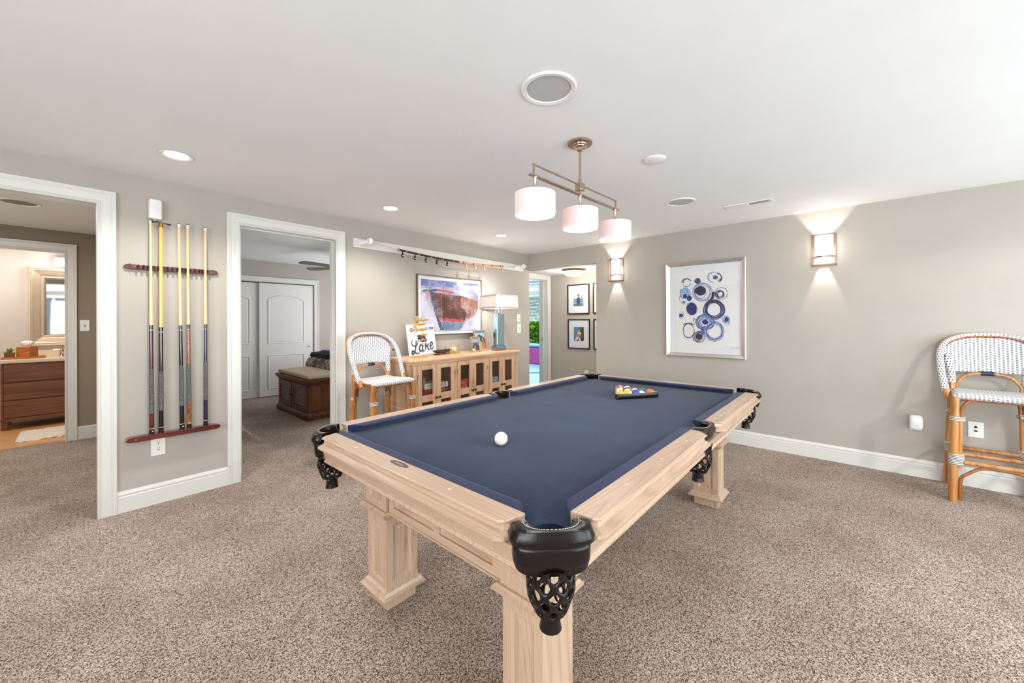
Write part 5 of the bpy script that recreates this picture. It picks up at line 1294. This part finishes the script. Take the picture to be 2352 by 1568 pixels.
mb = MB(); mb.loops([[(x, y, z) for x, z in rrect(-.036*w, .036*w, -.071*h, .069*h, .014, 4)] for w, h, y in ((.92, .95, 0), (1, 1, -.012), (1, 1, -.030), (.94, .97, -.046), (.78, .86, -.053))]); mb.build('housing', 'white_plastic', t, smooth=True)
mb = MB(); mb.loops([[(x, y, z-.022) for x, z in rrect(-.026*w, .026*w, -.032*w, .032*w, .014, 4)] for w, y in ((1, -.050), (1, -.0545), (.9, -.057))]); mb.build('lens', 'paper', t, smooth=True)
mb = MB(); mb.ball((0, -.053, .016), .0022, 8); mb.build('indicator', 'chrome', t)
# scoring string on its white board
t = thing('scoring_string', 'bead scoring string strung along a long white board high on the wall above the sideboard', 'scoring string', (0, YL, 0))
mb = MB(); mb.box(1.806, 4.432, -.019, 0, 2.022, 2.115); mb.build('backboard', 'trim_white', t, bevel=.003)
def brk(x, s):
    mb = MB(); mb.loops([[(x+s*q, y, z) for q, z in o] for o, y in (([(-.055, 2.048), (.045, 2.040), (.060, 2.066), (.045, 2.095), (-.055, 2.100), (-.07, 2.07)], -.019), ([(-.030, 2.054), (.018, 2.048), (.026, 2.068), (.018, 2.090), (-.030, 2.092), (-.036, 2.07)], -.085), ([(-.020, 2.058), (.012, 2.054), (.018, 2.07), (.012, 2.086), (-.020, 2.086), (-.024, 2.07)], -.112))]); mb.build('bracket', 'white_plastic', t, bevel=.003)
    mb = MB(); mb.lathe([(.001, -.016), (.030, -.016), (.033, -.008), (.033, .008), (.030, .016), (.001, .016)], c=(x, -.138, 2.078), seg=24, axis='X', cap0=False, cap1=False); mb.build('spool', 'white_plastic', t, smooth=True)
brk(1.915, 1); brk(4.290, -1)
def strz(x):      # sagging string
    u = (x-1.945)/(4.25-1.945); return 2.068-.062*4*u*(1-u)*(1 if True else 0)
mb = MB(); mb.tube([(x, -.130, strz(x)) for x in [1.93+.0935*i for i in range(26)]], .0008, 6); mb.build('string', 'slot_dark', t)
for nm, c in (('bead_dark', (58, 32, 28)), ('bead_light', (212, 150, 112)), ('bead_orange', (200, 112, 60))): plain(nm, c, rough=.35)
def beadmesh(r, w):
    q = MB(); q.lathe([(.002, -w), (r*.8, -w*.8), (r, -w*.2), (r, w*.2), (r*.8, w*.8), (.002, w)], seg=12, axis='X'); return q
bA = None; protos = {}
pos = [2.268+i*(3.868-2.268)/97 for i in range(98)]
for i, x in enumerate(pos):
    dark = i < 49
    mat = ('bead_orange' if i % 10 == 4 else 'bead_dark') if dark else ('bead_dark' if i % 10 == 3 else 'bead_light')
    if mat not in protos: protos[mat] = beadmesh(.0122, .0080).build('bead', mat, t, smooth=True); o = protos[mat]
    else: o = protos[mat].copy(); COL.objects.link(o)
    o.location = (x, -.130, strz(x))
mb = MB(); mb.ball((2.245, -.130, strz(2.245)), .0155, 14); mb.build('end_bead', 'bead_orange', t, smooth=True)
def marker(x, mat, txt=None):
    mb = MB(); z = strz(x); mb.lathe([(.005, -.010), (.006, -.018), (.010, -.034), (.0155, -.050), (.0165, -.058), (.012, -.070), (.002, -.074)], c=(x, -.130, z), seg=16); o = mb.build('marker_bead', mat, t, smooth=True)
    if txt: text_mesh('lettering', txt, .021, 'white_plastic', o, Matrix.Translation((x, -.130-.0166, z-.056)) @ FRONT, extrude=.0002)
for x, tx in ((2.290, '50'), (2.445, '40'), (2.590, '30'), (2.742, '20'), (2.890, '10')): marker(x, 'gloss_black', tx)
for x in (3.190, 3.345, 3.500, 3.845): marker(x, 'bead_light')
# boat print
pc = thing('framed_print', 'wide silver-framed print of a red speedboat bow bursting through spray above the sideboard', 'framed picture', (0, YL, 0))
bx0, bx1, bz0, bz1 = 2.543, 3.552, 1.122, 1.825
mb = MB(); fb = .012; mb.frame(bx0+fb, bx1-fb, bz0+fb, bz1-fb, [(0, .012), (0, .030), (.003, .034), (fb, .034), (fb, 0), (fb-.004, 0)]); mb.build('frame', 'nickel_dark', pc)
mb = MB(); mb.box(bx0+.006, bx1-.006, -.016, -.004, bz0+.006, bz1-.006); mb.build('mat_board', 'mat_white', pc)
def BQ(u, v):
    s = (u-280)/(1447-280); tp = 80+(195-80)*s; bt = 1190+(1150-1190)*s; k = .862
    return (bx0+(bx1-bx0)*(s*k/(s*k+1-s)), bz1+(bz0-bz1)*(v-tp)/(bt-tp))
def spray(name, a, c, cut, scale=70):
    m, nt, b = new_mat(name); v = texco(nt)
    n = N(nt, 'ShaderNodeTexNoise', Scale=scale, Detail=5.0, Roughness=.75); L(nt, v, n.inputs['Vector'])
    n2 = N(nt, 'ShaderNodeTexNoise', Scale=6, Detail=2.0); L(nt, v, n2.inputs['Vector'])
    ad = N(nt, 'ShaderNodeMath', operation='MULTIPLY_ADD'); ad.inputs[1].default_value = .45; L(nt, n2.outputs['Fac'], ad.inputs[0]); L(nt, n.outputs['Fac'], ad.inputs[2])
    L(nt, ramp(nt, ad.outputs[0], [(cut-.05, lin(a)), (cut+.07, lin(c))]), b.inputs['Base Color']); b.inputs['Roughness'].default_value = .6
spray('boat_sky', (88, 108, 178), (184, 180, 206), .78, 110); spray('boat_mist', (186, 182, 204), (106, 108, 150), .76, 110); spray('boat_hull', (84, 30, 24), (206, 168, 156), .80, 150); spray('boat_hull_far', (150, 84, 60), (206, 176, 164), .74, 150)
spray('boat_navy', (34, 36, 64), (150, 150, 176), .80, 130); spray('boat_red', (196, 44, 40), (226, 160, 150), .80, 150); spray('boat_water', (88, 118, 158), (176, 182, 204), .74, 120); spray('boat_white', (214, 210, 224), (136, 134, 172), .77, 110)
BM = ['boat_mist', 'boat_sky', 'boat_hull', 'boat_hull_far', 'boat_navy', 'boat_red', 'boat_water', 'boat_white']
mb = MB()
SHP = [(0, [(355, 170), (1393, 262), (1385, 1085), (355, 1125)]), (1, [(355, 170), (1393, 262), (1390, 400), (1150, 420), (900, 320), (560, 300), (355, 290)]), (7, [(940, 280), (1380, 290), (1390, 480), (1200, 520), (960, 430)]),
       (2, [(570, 410), (860, 450), (1100, 480), (1120, 620), (1180, 800), (1150, 915), (680, 872), (600, 620)]), (3, [(1090, 480), (1390, 570), (1388, 690), (1250, 790), (1090, 690), (1060, 560)]), (3, [(1180, 790), (1300, 730), (1388, 730), (1300, 850), (1160, 900)]),
       (5, [(640, 348), (850, 382), (950, 410), (940, 432), (820, 414), (640, 385)]), (4, [(470, 345), (530, 318), (570, 345), (650, 352), (640, 392), (570, 400), (600, 560), (650, 760), (690, 900), (770, 1085), (700, 1090), (620, 860), (560, 620), (520, 430)]),
       (7, [(355, 470), (430, 400), (520, 520), (560, 640), (640, 900), (700, 1095), (355, 1125)]), (4, [(372, 385), (420, 355), (490, 350), (480, 385), (430, 385)]), (3, [(372, 378), (440, 400), (520, 470), (560, 620), (520, 570), (450, 450)]),
       (5, [(690, 868), (1150, 915), (1130, 948), (700, 918)]), (6, [(710, 930), (1140, 955), (1050, 1085), (780, 1090)]), (7, [(1080, 1090), (1180, 930), (1290, 860), (1388, 940), (1385, 1087)])]
for k, (mi, pts) in enumerate(SHP):
    rj = random.Random(k); am = 0 if k == 0 else (2.5 if mi in (4, 5) else 8); fine = []
    for p, q in zip(pts, pts[1:]+pts[:1]):
        ln = math.hypot(q[0]-p[0], q[1]-p[1]); m = 1 if k == 0 else max(2, int(ln/20)); nx, ny = -(q[1]-p[1])/ln, (q[0]-p[0])/ln
        edge = max(p[0], q[0]) < 357 or min(p[0], q[0]) > 1380 or (p[1] < 270 and q[1] < 270)
        for t_ in range(m):
            o = 0 if t_ == 0 or edge else rj.uniform(-am, am); fine.append((p[0]+(q[0]-p[0])*t_/m+nx*o, p[1]+(q[1]-p[1])*t_/m+ny*o))
    mb.mi = mi; mb.poly([(x, -.0165-.00012*k, z) for x, z in [BQ(*p) for p in fine]])
mb.build('print', BM, pc, fixn=False)
mb = MB(); mb.box(bx0+fb-.002, bx1-fb+.002, -.0255, -.0240, bz0+fb-.002, bz1-fb+.002); mb.build('glass_pane', 'picture_glass', pc)

# ================================================================ BEDROOM (second doorway)
bn = thing('storage_bench', 'dark wooden louvred storage bench with beige cushion at the foot of the bed', 'bench', (1.965, 5.250, 0))
bl_, bw_ = 1.13, .44
mb = MB(); mb.box(.012, bw_-.012, .012, bl_-.012, .085, .475); mb.build('carcass', 'walnut_dark', bn)
mb = MB()
def rc(o, z): return [(-o, -o, z), (bw_+o, -o, z), (bw_+o, bl_+o, z), (-o, bl_+o, z)]
mb.loops([rc(.010, 0), rc(.012, .05), rc(.006, .075), rc(-.010, .09)]); mb.build('plinth', 'walnut_dark', bn, bevel=.003)
mb = MB(); mb.loops([rc(-.012, .455), rc(.004, .472), rc(.018, .500), rc(.024, .520), rc(.022, .530), rc(-.01, .532)]); mb.build('lid', 'walnut_dark', bn, bevel=.002)
for i, (a, c) in enumerate(((.05, .55), (.58, 1.08))):
    mb = MB(); r = .065
    mb.box(-.002, .014, a, a+r, .105, .450); mb.box(-.002, .014, c-r, c, .105, .450); mb.box(-.002, .014, a+r, c-r, .105, .105+r); mb.box(-.002, .014, a+r, c-r, .450-r, .450)
    d = mb.build('door', 'walnut_dark_Z', bn, bevel=.002)
    for k in range(7):
        z = .182+k*.030; mb = MB(); mb.loops([[(.000, a+r, z), (.000, c-r, z), (.014, c-r, z+.018), (.014, a+r, z+.018)], [(.003, a+r, z-.003), (.003, c-r, z-.003), (.017, c-r, z+.015), (.017, a+r, z+.015)]]); mb.build('louver', 'walnut_dark', d)
    mb = MB(); mb.ball((-.012, .535 if i == 0 else .595, .28), .014, 12); mb.build('knob', 'black', d, smooth=True)
mb = MB(); mb.box(.05, bw_-.05, .006, .013, .13, .43); mb.build('end_panel', 'walnut_dark_Z', bn, bevel=.003)
mb = MB(); mb.box(.004, bw_-.004, .004, bl_-.004, .532, .590); mb.build('cushion', 'linen_cushion', bn, bevel=.022, bseg=4)
bd = thing('bed', 'bed with patterned quilt and blue throw behind the storage bench', 'bed', (2.46, 4.92, 0))
m, nt, b = new_mat('damask'); v = texco(nt, scale=(1, 1, 1))
sp = N(nt, 'ShaderNodeSeparateXYZ'); L(nt, v, sp.inputs[0])
cb = N(nt, 'ShaderNodeCombineXYZ'); L(nt, sp.outputs['Y'], cb.inputs['X']); L(nt, sp.outputs['Z'], cb.inputs['Y'])
w1 = N(nt, 'ShaderNodeTexVoronoi', Scale=7.5, feature='SMOOTH_F1'); w1.inputs['Smoothness'].default_value = .3; L(nt, cb.outputs[0], w1.inputs['Vector'])
w2 = N(nt, 'ShaderNodeTexNoise', Scale=22, Detail=3.0, Distortion=1.5); L(nt, cb.outputs[0], w2.inputs['Vector'])
w3 = N(nt, 'ShaderNodeMath', operation='MULTIPLY_ADD'); w3.inputs[1].default_value = .7; L(nt, w1.outputs['Distance'], w3.inputs[0]); L(nt, w2.outputs['Fac'], w3.inputs[2])
L(nt, ramp(nt, w3.outputs[0], [(.50, lin((52, 54, 62))), (.60, lin((142, 128, 112))), (.70, lin((228, 216, 196))), (.92, lin((112, 106, 98)))]), b.inputs['Base Color']); b.inputs['Roughness'].default_value = .9
mb = MB(); mb.box(.05, 1.85, .02, 1.68, .12, .58); mb.build('mattress', 'dark_quilt', bd, bevel=.04)
mb = MB(); 
mb.loops([[(-.02, y, z) for y, z in ((-.03, .20), (1.76, .20), (1.70, .62), (0, .62))], [(.00, y, z) for y, z in ((-.02, .40), (1.74, .40), (1.66, .70), (.03, .70))], [(.10, y, z) for y, z in ((.00, .50), (1.72, .50), (1.60, .765), (.06, .765))], [(1.86, y, z) for y, z in ((.00, .50), (1.72, .50), (1.60, .775), (.06, .775))]]); mb.build('quilt', 'damask', bd, bevel=.03, bseg=3)
mb = MB(); mb.loops([[(.02, y, z) for y, z in ((.03, .725), (1.655, .725), (1.60, .795), (.08, .795))], [(.55, y, z) for y, z in ((.03, .765), (1.60, .765), (1.58, .83), (.08, .83))]]); mb.build('border_band', 'dark_quilt', bd, bevel=.02)
mb = MB(); mb.loops([[(.12, y, z) for y, z in ((.10, .79), (1.50, .79), (1.46, .835), (.14, .85))], [(.62, y, z) for y, z in ((.10, .79), (1.50, .79), (1.46, .86), (.14, .90))]]); mb.build('throw', 'blue_throw', bd, bevel=.02)
for x in (.10, 1.78):
    for y in (.06, 1.62):
        mb = MB(); mb.box(x-.03, x+.03, y-.03, y+.03, 0, .13); mb.build('leg', 'walnut_dark_Z', bd)
fn = thing('ceiling_fan', 'dark-bladed ceiling fan partly seen in the bedroom doorway', 'ceiling fan', (2.66, 5.72, 2.32))
mb = MB(); mb.lathe([(.06, 0), (.065, -.03), (.02, -.05), (.014, -.06), (.014, -.16), (.05, -.17), (.10, -.19), (.11, -.24), (.08, -.27), (.02, -.28)], seg=24); mb.build('motor', 'nickel_dark', fn, smooth=True)
for k in range(5):
    a = radians(188+72*k); mb = MB(); mb.loops([[(.12, -.05, -.230), (.62, -.068, -.232), (.66, -.03, -.228), (.66, .03, -.212), (.62, .066, -.206), (.12, .05, -.212)], [(.12, -.05, -.236), (.62, -.068, -.238), (.66, -.03, -.234), (.66, .03, -.218), (.62, .066, -.212), (.12, .05, -.218)]]); mb.xform(Matrix.Rotation(a, 4, 'Z')); mb.build('blade', 'fan_blade', fn)

# ================================================================ BATHROOM (first doorway)
vn = thing('vanity', 'walnut bathroom vanity with three wide drawers and a pale stone top', 'vanity', (-.60, 7.50, 0))
VW = 1.15
mb = MB(); mb.box(0, .02, 0, .46, .10, .80); mb.box(VW-.02, VW, 0, .46, .10, .80); mb.box(.02, VW-.02, .02, .46, .10, .80); mb.build('carcass', 'walnut', vn, bevel=.002)
mb = MB(); mb.box(-.002, VW+.002, -.006, .02, .105, .145); mb.build('lower_rail', 'walnut', vn)
for z0, z1 in ((.580, .790), (.365, .560), (.155, .350)):
    mb = MB(); f = mb.box(.022, VW-.022, -.012, .02, z0, z1); mb.build('drawer', 'walnut', vn, bevel=.004)
for x in (.0, VW-.05):
    for y in (.02, .40):
        mb = MB(); mb.box(x, x+.05, y, y+.05, 0, .105); mb.build('leg', 'walnut', vn)
mb = MB(); mb.box(-.02, VW+.02, -.025, .495, .80, .838); mb.build('countertop', 'stone_top', vn, bevel=.004)
mb = MB(); mb.box(-.02, VW+.02, .475, .495, .838, .925); mb.build('backsplash', 'stone_top', vn, bevel=.002)
t = thing('faucet', 'chrome lever faucet on the bathroom vanity', 'faucet', (-.135, 7.76, .838))
mb = MB(); mb.lathe([(.030, 0), (.030, .008), (.020, .016), (.017, .060), (.022, .075), (.014, .10)], seg=20); mb.build('base', 'chrome', t, smooth=True)
mb = MB(); mb.tube([(.01, 0, .093), (-.03, 0, .096), (-.075, 0, .098)], [.008, .007, .009], 10); mb.build('lever', 'chrome', t, smooth=True)
t = thing('serving_tray', 'flat wooden tray on the vanity under the tissue box and plant', 'tray', (-.46, 7.735, .8385))
mb = MB(); mb.box(-.15, .19, -.085, .085, 0, .016); mb.build('board', 'cedar', t, bevel=.004)
mb = MB(); mb.box(-.15, .19, -.085, -.077, .0165, .024); mb.box(-.15, .19, .077, .085, .0165, .024); mb.build('lip', 'cedar', t, bevel=.002)
TZ = .8385+.0165
t = thing('tissue_box', 'square wooden tissue box cover with a white tissue on the vanity tray', 'tissue box', (-.415, 7.745, TZ), radians(-32))
mb = MB(); mb.box(-.062, .062, -.062, .062, 0, .128); mb.build('cover', 'cedar', t, bevel=.003)
mb = MB(); rnd = random.Random(5)
rg = []
for i, (r, z) in enumerate(((.030, .126), (.050, .145), (.062, .165), (.058, .185), (.030, .196), (.006, .190))): rg.append([(r*(1+.25*rnd.uniform(-1, 1))*cos(2*pi*k/14), r*.6*(1+.3*rnd.uniform(-1, 1))*sin(2*pi*k/14), z+rnd.uniform(-.01, .01)) for k in range(14)])
mb.loops(rg); mb.build('tissue', 'tissue', t, smooth=True)
t = thing('potted_succulent', 'spiky green succulent in a small square wooden pot on the vanity tray', 'potted plant', (-.548, 7.715, TZ))
mb = MB(); mb.loops([[(-.036, -.036, 0), (.036, -.036, 0), (.036, .036, 0), (-.036, .036, 0)], [(-.042, -.042, .062), (.042, -.042, .062), (.042, .042, .062), (-.042, .042, .062)]]); mb.build('pot', 'walnut', t, bevel=.002)
mb = MB(); rnd = random.Random(9)
for k in range(26):
    a = rnd.uniform(0, 2*pi); e = rnd.uniform(.2, 1.3); ln = rnd.uniform(.05, .085); dv = Vector((cos(a)*sin(e), sin(a)*sin(e), cos(e)))
    mb.tube([(0, 0, .055), tuple(Vector((0, 0, .055))+dv*ln*.5), tuple(Vector((0, 0, .055))+dv*ln)], [.005, .006, .0006], 6)
mb.build('foliage', 'succulent', t, smooth=True)
t = thing('bath_mat', 'shaggy cream bath mat on the bathroom floor in front of the vanity', 'bath mat', (-.10, 6.93, .004))
mb = MB(); NX, NY = 46, 30; rnd = random.Random(2); rg = []
for j in range(NY+1):
    rg.append([(-.345+.69*i/NX+rnd.uniform(-.004, .004), -.27+.54*j/NY+rnd.uniform(-.004, .004), (.028 if 0 < i < NX and 0 < j < NY else .002)+rnd.uniform(-.005, .006)*(0 < i < NX)) for i in range(NX+1)])
mb.loops(rg, closed=False); mb.build('pile', 'bath_mat', t, smooth=True)
mr = thing('wall_mirror', 'bathroom mirror in a wide stepped champagne frame above the vanity', 'mirror', (0, 8.0, 0))
mb = MB(); mb.frame(-.285, .215, 1.115, 1.875, [(0, .004), (0, .012), (.010, .016), (.018, .012), (.030, .014), (.040, .024), (.060, .030), (.085, .038), (.100, .046), (.112, .044), (.118, .050), (.130, .050), (.137, .040), (.137, 0)]); mb.build('frame', 'gold_frame', mr)
mb = MB(); mb.frame(-.270, .200, 1.130, 1.860, [(0, .008), (.015, .0045), (.015, .001), (0, .001)]); mb.box(-.270, .200, -.008, -.001, 1.130, 1.860); mb.build('mirror_glass', 'mirror', mr)
bs = thing('bath_sconce', 'frosted glass vanity light above the bathroom mirror', 'wall lamp', (-.14, 8.0, 0))
mb = MB(); mb.tube([(-.04, -.02, 2.17), (.5, -.02, 2.17)], .012, 12); mb.tube([(0, -.02, 2.17), (0, -.10, 2.165)], .008, 10); mb.lathe([(.016, 2.165), (.030, 2.150), (.030, 2.145)], c=(0, -.10, 0), seg=18); mb.build('bracket', 'nickel', bs, smooth=True)
mb = MB(); mb.lathe([(.030, 2.148), (.058, 2.135), (.068, 2.10), (.062, 2.055), (.045, 2.030)], c=(0, -.10, 0), seg=24, cap0=False, cap1=False); mb.build('glass_shade', 'bath_glass', bs, smooth=True)

# ================================================================ SUNROOM
t = thing('ottoman', 'bright pink daybed with a blue edge in the sunroom seen through the hall doorway', 'daybed', (9.35, 7.50, 0.006))
mb = MB(); mb.box(-.40, .40, -.9, .9, 0, .50); mb.build('skirt', 'pink_fabric', t, bevel=.03)
mb = MB(); mb.box(-.41, .41, -.91, .91, .505, .56); mb.build('cushion', 'blue_fabric', t, bevel=.02)
t = thing('floor_cord', 'thin dark cord lying across the pale sunroom floor', 'cord', (7.40, 5.85, .006))
mb = MB(); mb.tube([(-.5, .55, .008), (-.1, .12, .008), (.3, -.28, .008), (.7, -.6, .008)], .010, 8); mb.build('cable', 'black', t)
# ================================================================ LIGHTS
def area(name, loc, rot, sx, sy, power, rgb=(1, 1, 1), spread=None):
    l = bpy.data.lights.new(name, 'AREA'); l.shape = 'RECTANGLE'; l.size = sx; l.size_y = sy; l.energy = power; l.color = rgb
    if spread: l.spread = spread
    o = bpy.data.objects.new(name, l); COL.objects.link(o); o.location = loc; o.rotation_euler = rot; return o
def point(name, loc, power, r=.03, rgb=(1, .93, .85)):
    l = bpy.data.lights.new(name, 'POINT'); l.energy = power; l.shadow_soft_size = r; l.color = rgb
    o = bpy.data.objects.new(name, l); COL.objects.link(o); o.location = loc; return o
def spot(name, loc, rot, power, ang, blend=.1, r=.03, rgb=(1, .94, .87)):
    l = bpy.data.lights.new(name, 'SPOT'); l.energy = power; l.spot_size = ang; l.spot_blend = blend; l.shadow_soft_size = r; l.color = rgb
    o = bpy.data.objects.new(name, l); COL.objects.link(o); o.location = loc; o.rotation_euler = rot; return o
# daylight entering the windows behind the viewpoint, partly thrown upwards by the bright ground outside
area('daylight_back', (-2.86, -.55, 1.40), (0, radians(-118), 0), 1.3, 3.4, 130, (.92, .97, 1))
area('daylight_near', (.5, -3.06, 1.15), (radians(118), 0, 0), 2.1, 1.9, 74, (.80, .93, 1))
area('daylight_near_two', (2.75, -3.06, 1.15), (radians(118), 0, 0), 2.2, 1.9, 74, (.80, .93, 1))
# lamps
for x, y, p in ((.402, 3.07, 17), (1.86, 3.09, 17), (3.322, 3.10, 15), (.4, -1.9, 10), (2.4, -2.35, 42), (3.7, -2.2, 8), (-1.4, 1.0, 10)):
    spot('can_lamp', (x, y, 2.285), (0, 0, 0), p*3.0, radians(140 if p < 40 else 168), .7 if p < 40 else .15, .05, (1, .97, .93))
for y in (2.234, .186, -1.86):
    spot('sconce_up', (4.56-.060, y, 1.97), (0, radians(180-14), 0), 12, radians(92), .12, .012)
    spot('sconce_down', (4.56-.050, y, 1.87), (0, radians(-9), 0), 10, radians(42), .25, .012)
    point('sconce_glow', (4.56-.14, y, 1.93), 1.6, .05)
for dx in (-.395, 0, .395):
    spot('pendant_lamp', (1.90+dx, 1.157-dx*.04, 1.80), (0, 0, 0), 12, radians(150), .8, .08, (1, .96, .93))
point('table_lamp_bulb', (3.600, 3.430, 1.535), 9, .03, (1, .95, .90))
point('hall_lamp', (5.135, 3.247, 1.94), 16, .08, (1, .93, .84))
point('hall_lamp_far', (5.135, 2.0, 1.94), 12, .08, (1, .94, .86))
area('passage_fill_top', (-.6, 5.0, 2.24), (0, 0, 0), .3, .3, 16, (1, .95, .88))  # added overhead fill for the dark passage, no fixture here
area('passage_fill_side', (-1.65, 5.1, 1.2), (0, radians(-100), 0), 1.2, 1.6, 12, (1, .97, .93))  # added side fill brightening the passage, this wall has no window
point('bath_lamp', (-.14, 7.80, 2.08), 3.5, .05, (1, .95, .90)); area('bath_ceiling_lamp', (-.7, 7.2, 2.37), (0, 0, 0), .5, .5, 13, (1, .95, .90))
area('bedroom_fill', (4.40, 5.6, 1.3), (0, radians(108), 0), 1.4, 2.4, 95, (.92, .96, 1))  # added light to lift the bedroom, the wall behind it is solid
area('sunroom_daylight', (10.4, 8.3, 1.4), (0, radians(90), 0), 1.6, 2.0, 55, (.80, .96, 1))
area('sunroom_fill', (7.9, 7.0, 2.30), (0, 0, 0), 3, 3, 50, (.80, .97, 1))  # added interior fill under the closed sunroom ceiling, no opening above
sl = bpy.data.lights.new('garden_sun', 'SUN'); sl.energy = 6; sl.angle = .02; so = bpy.data.objects.new('garden_sun', sl); COL.objects.link(so); so.rotation_euler = Vector((.35, .2, -.9)).to_track_quat('-Z', 'Y').to_euler()
w = bpy.data.worlds.new('World'); SC.world = w; w.use_nodes = True
nt = w.node_tree; bg = nt.nodes['Background']; sky = nt.nodes.new('ShaderNodeTexSky'); sky.sky_type = 'HOSEK_WILKIE'; sky.sun_direction = (.3, -.5, .8); sky.turbidity = 3
nt.links.new(sky.outputs[0], bg.inputs['Color']); bg.inputs['Strength'].default_value = 1.2
# ================================================================ CAMERA
cam = bpy.data.cameras.new('camera'); cam.sensor_width = 36; cam.lens = 36*882/2352; cam.clip_start = .02
cam.shift_y = (737.42-784)/2352
co = bpy.data.objects.new('camera', cam); COL.objects.link(co)
a = radians(41.45); rr_ = .0033
F = Vector((cos(a), sin(a), 0)); R0 = Vector((sin(a), -cos(a), 0)); U0 = Vector((0, 0, 1))
R = R0*cos(rr_)-U0*sin(rr_); U = U0*cos(rr_)+R0*sin(rr_)
M = Matrix((R, U, -F)).transposed().to_4x4(); M.translation = Vector((0, 0, 1.283)); co.matrix_world = M
SC.camera = co
SC.view_settings.view_transform = 'Standard'; SC.view_settings.look = 'None'; SC.view_settings.gamma = 1; SC.view_settings.use_curve_mapping = False
SC.view_settings.exposure = 0.42
SC.cycles.max_bounces = 7; SC.cycles.diffuse_bounces = 4; SC.cycles.glossy_bounces = 4; SC.cycles.transparent_max_bounces = 12
SC.cycles.use_denoising = True; SC.cycles.sample_clamp_indirect = 6
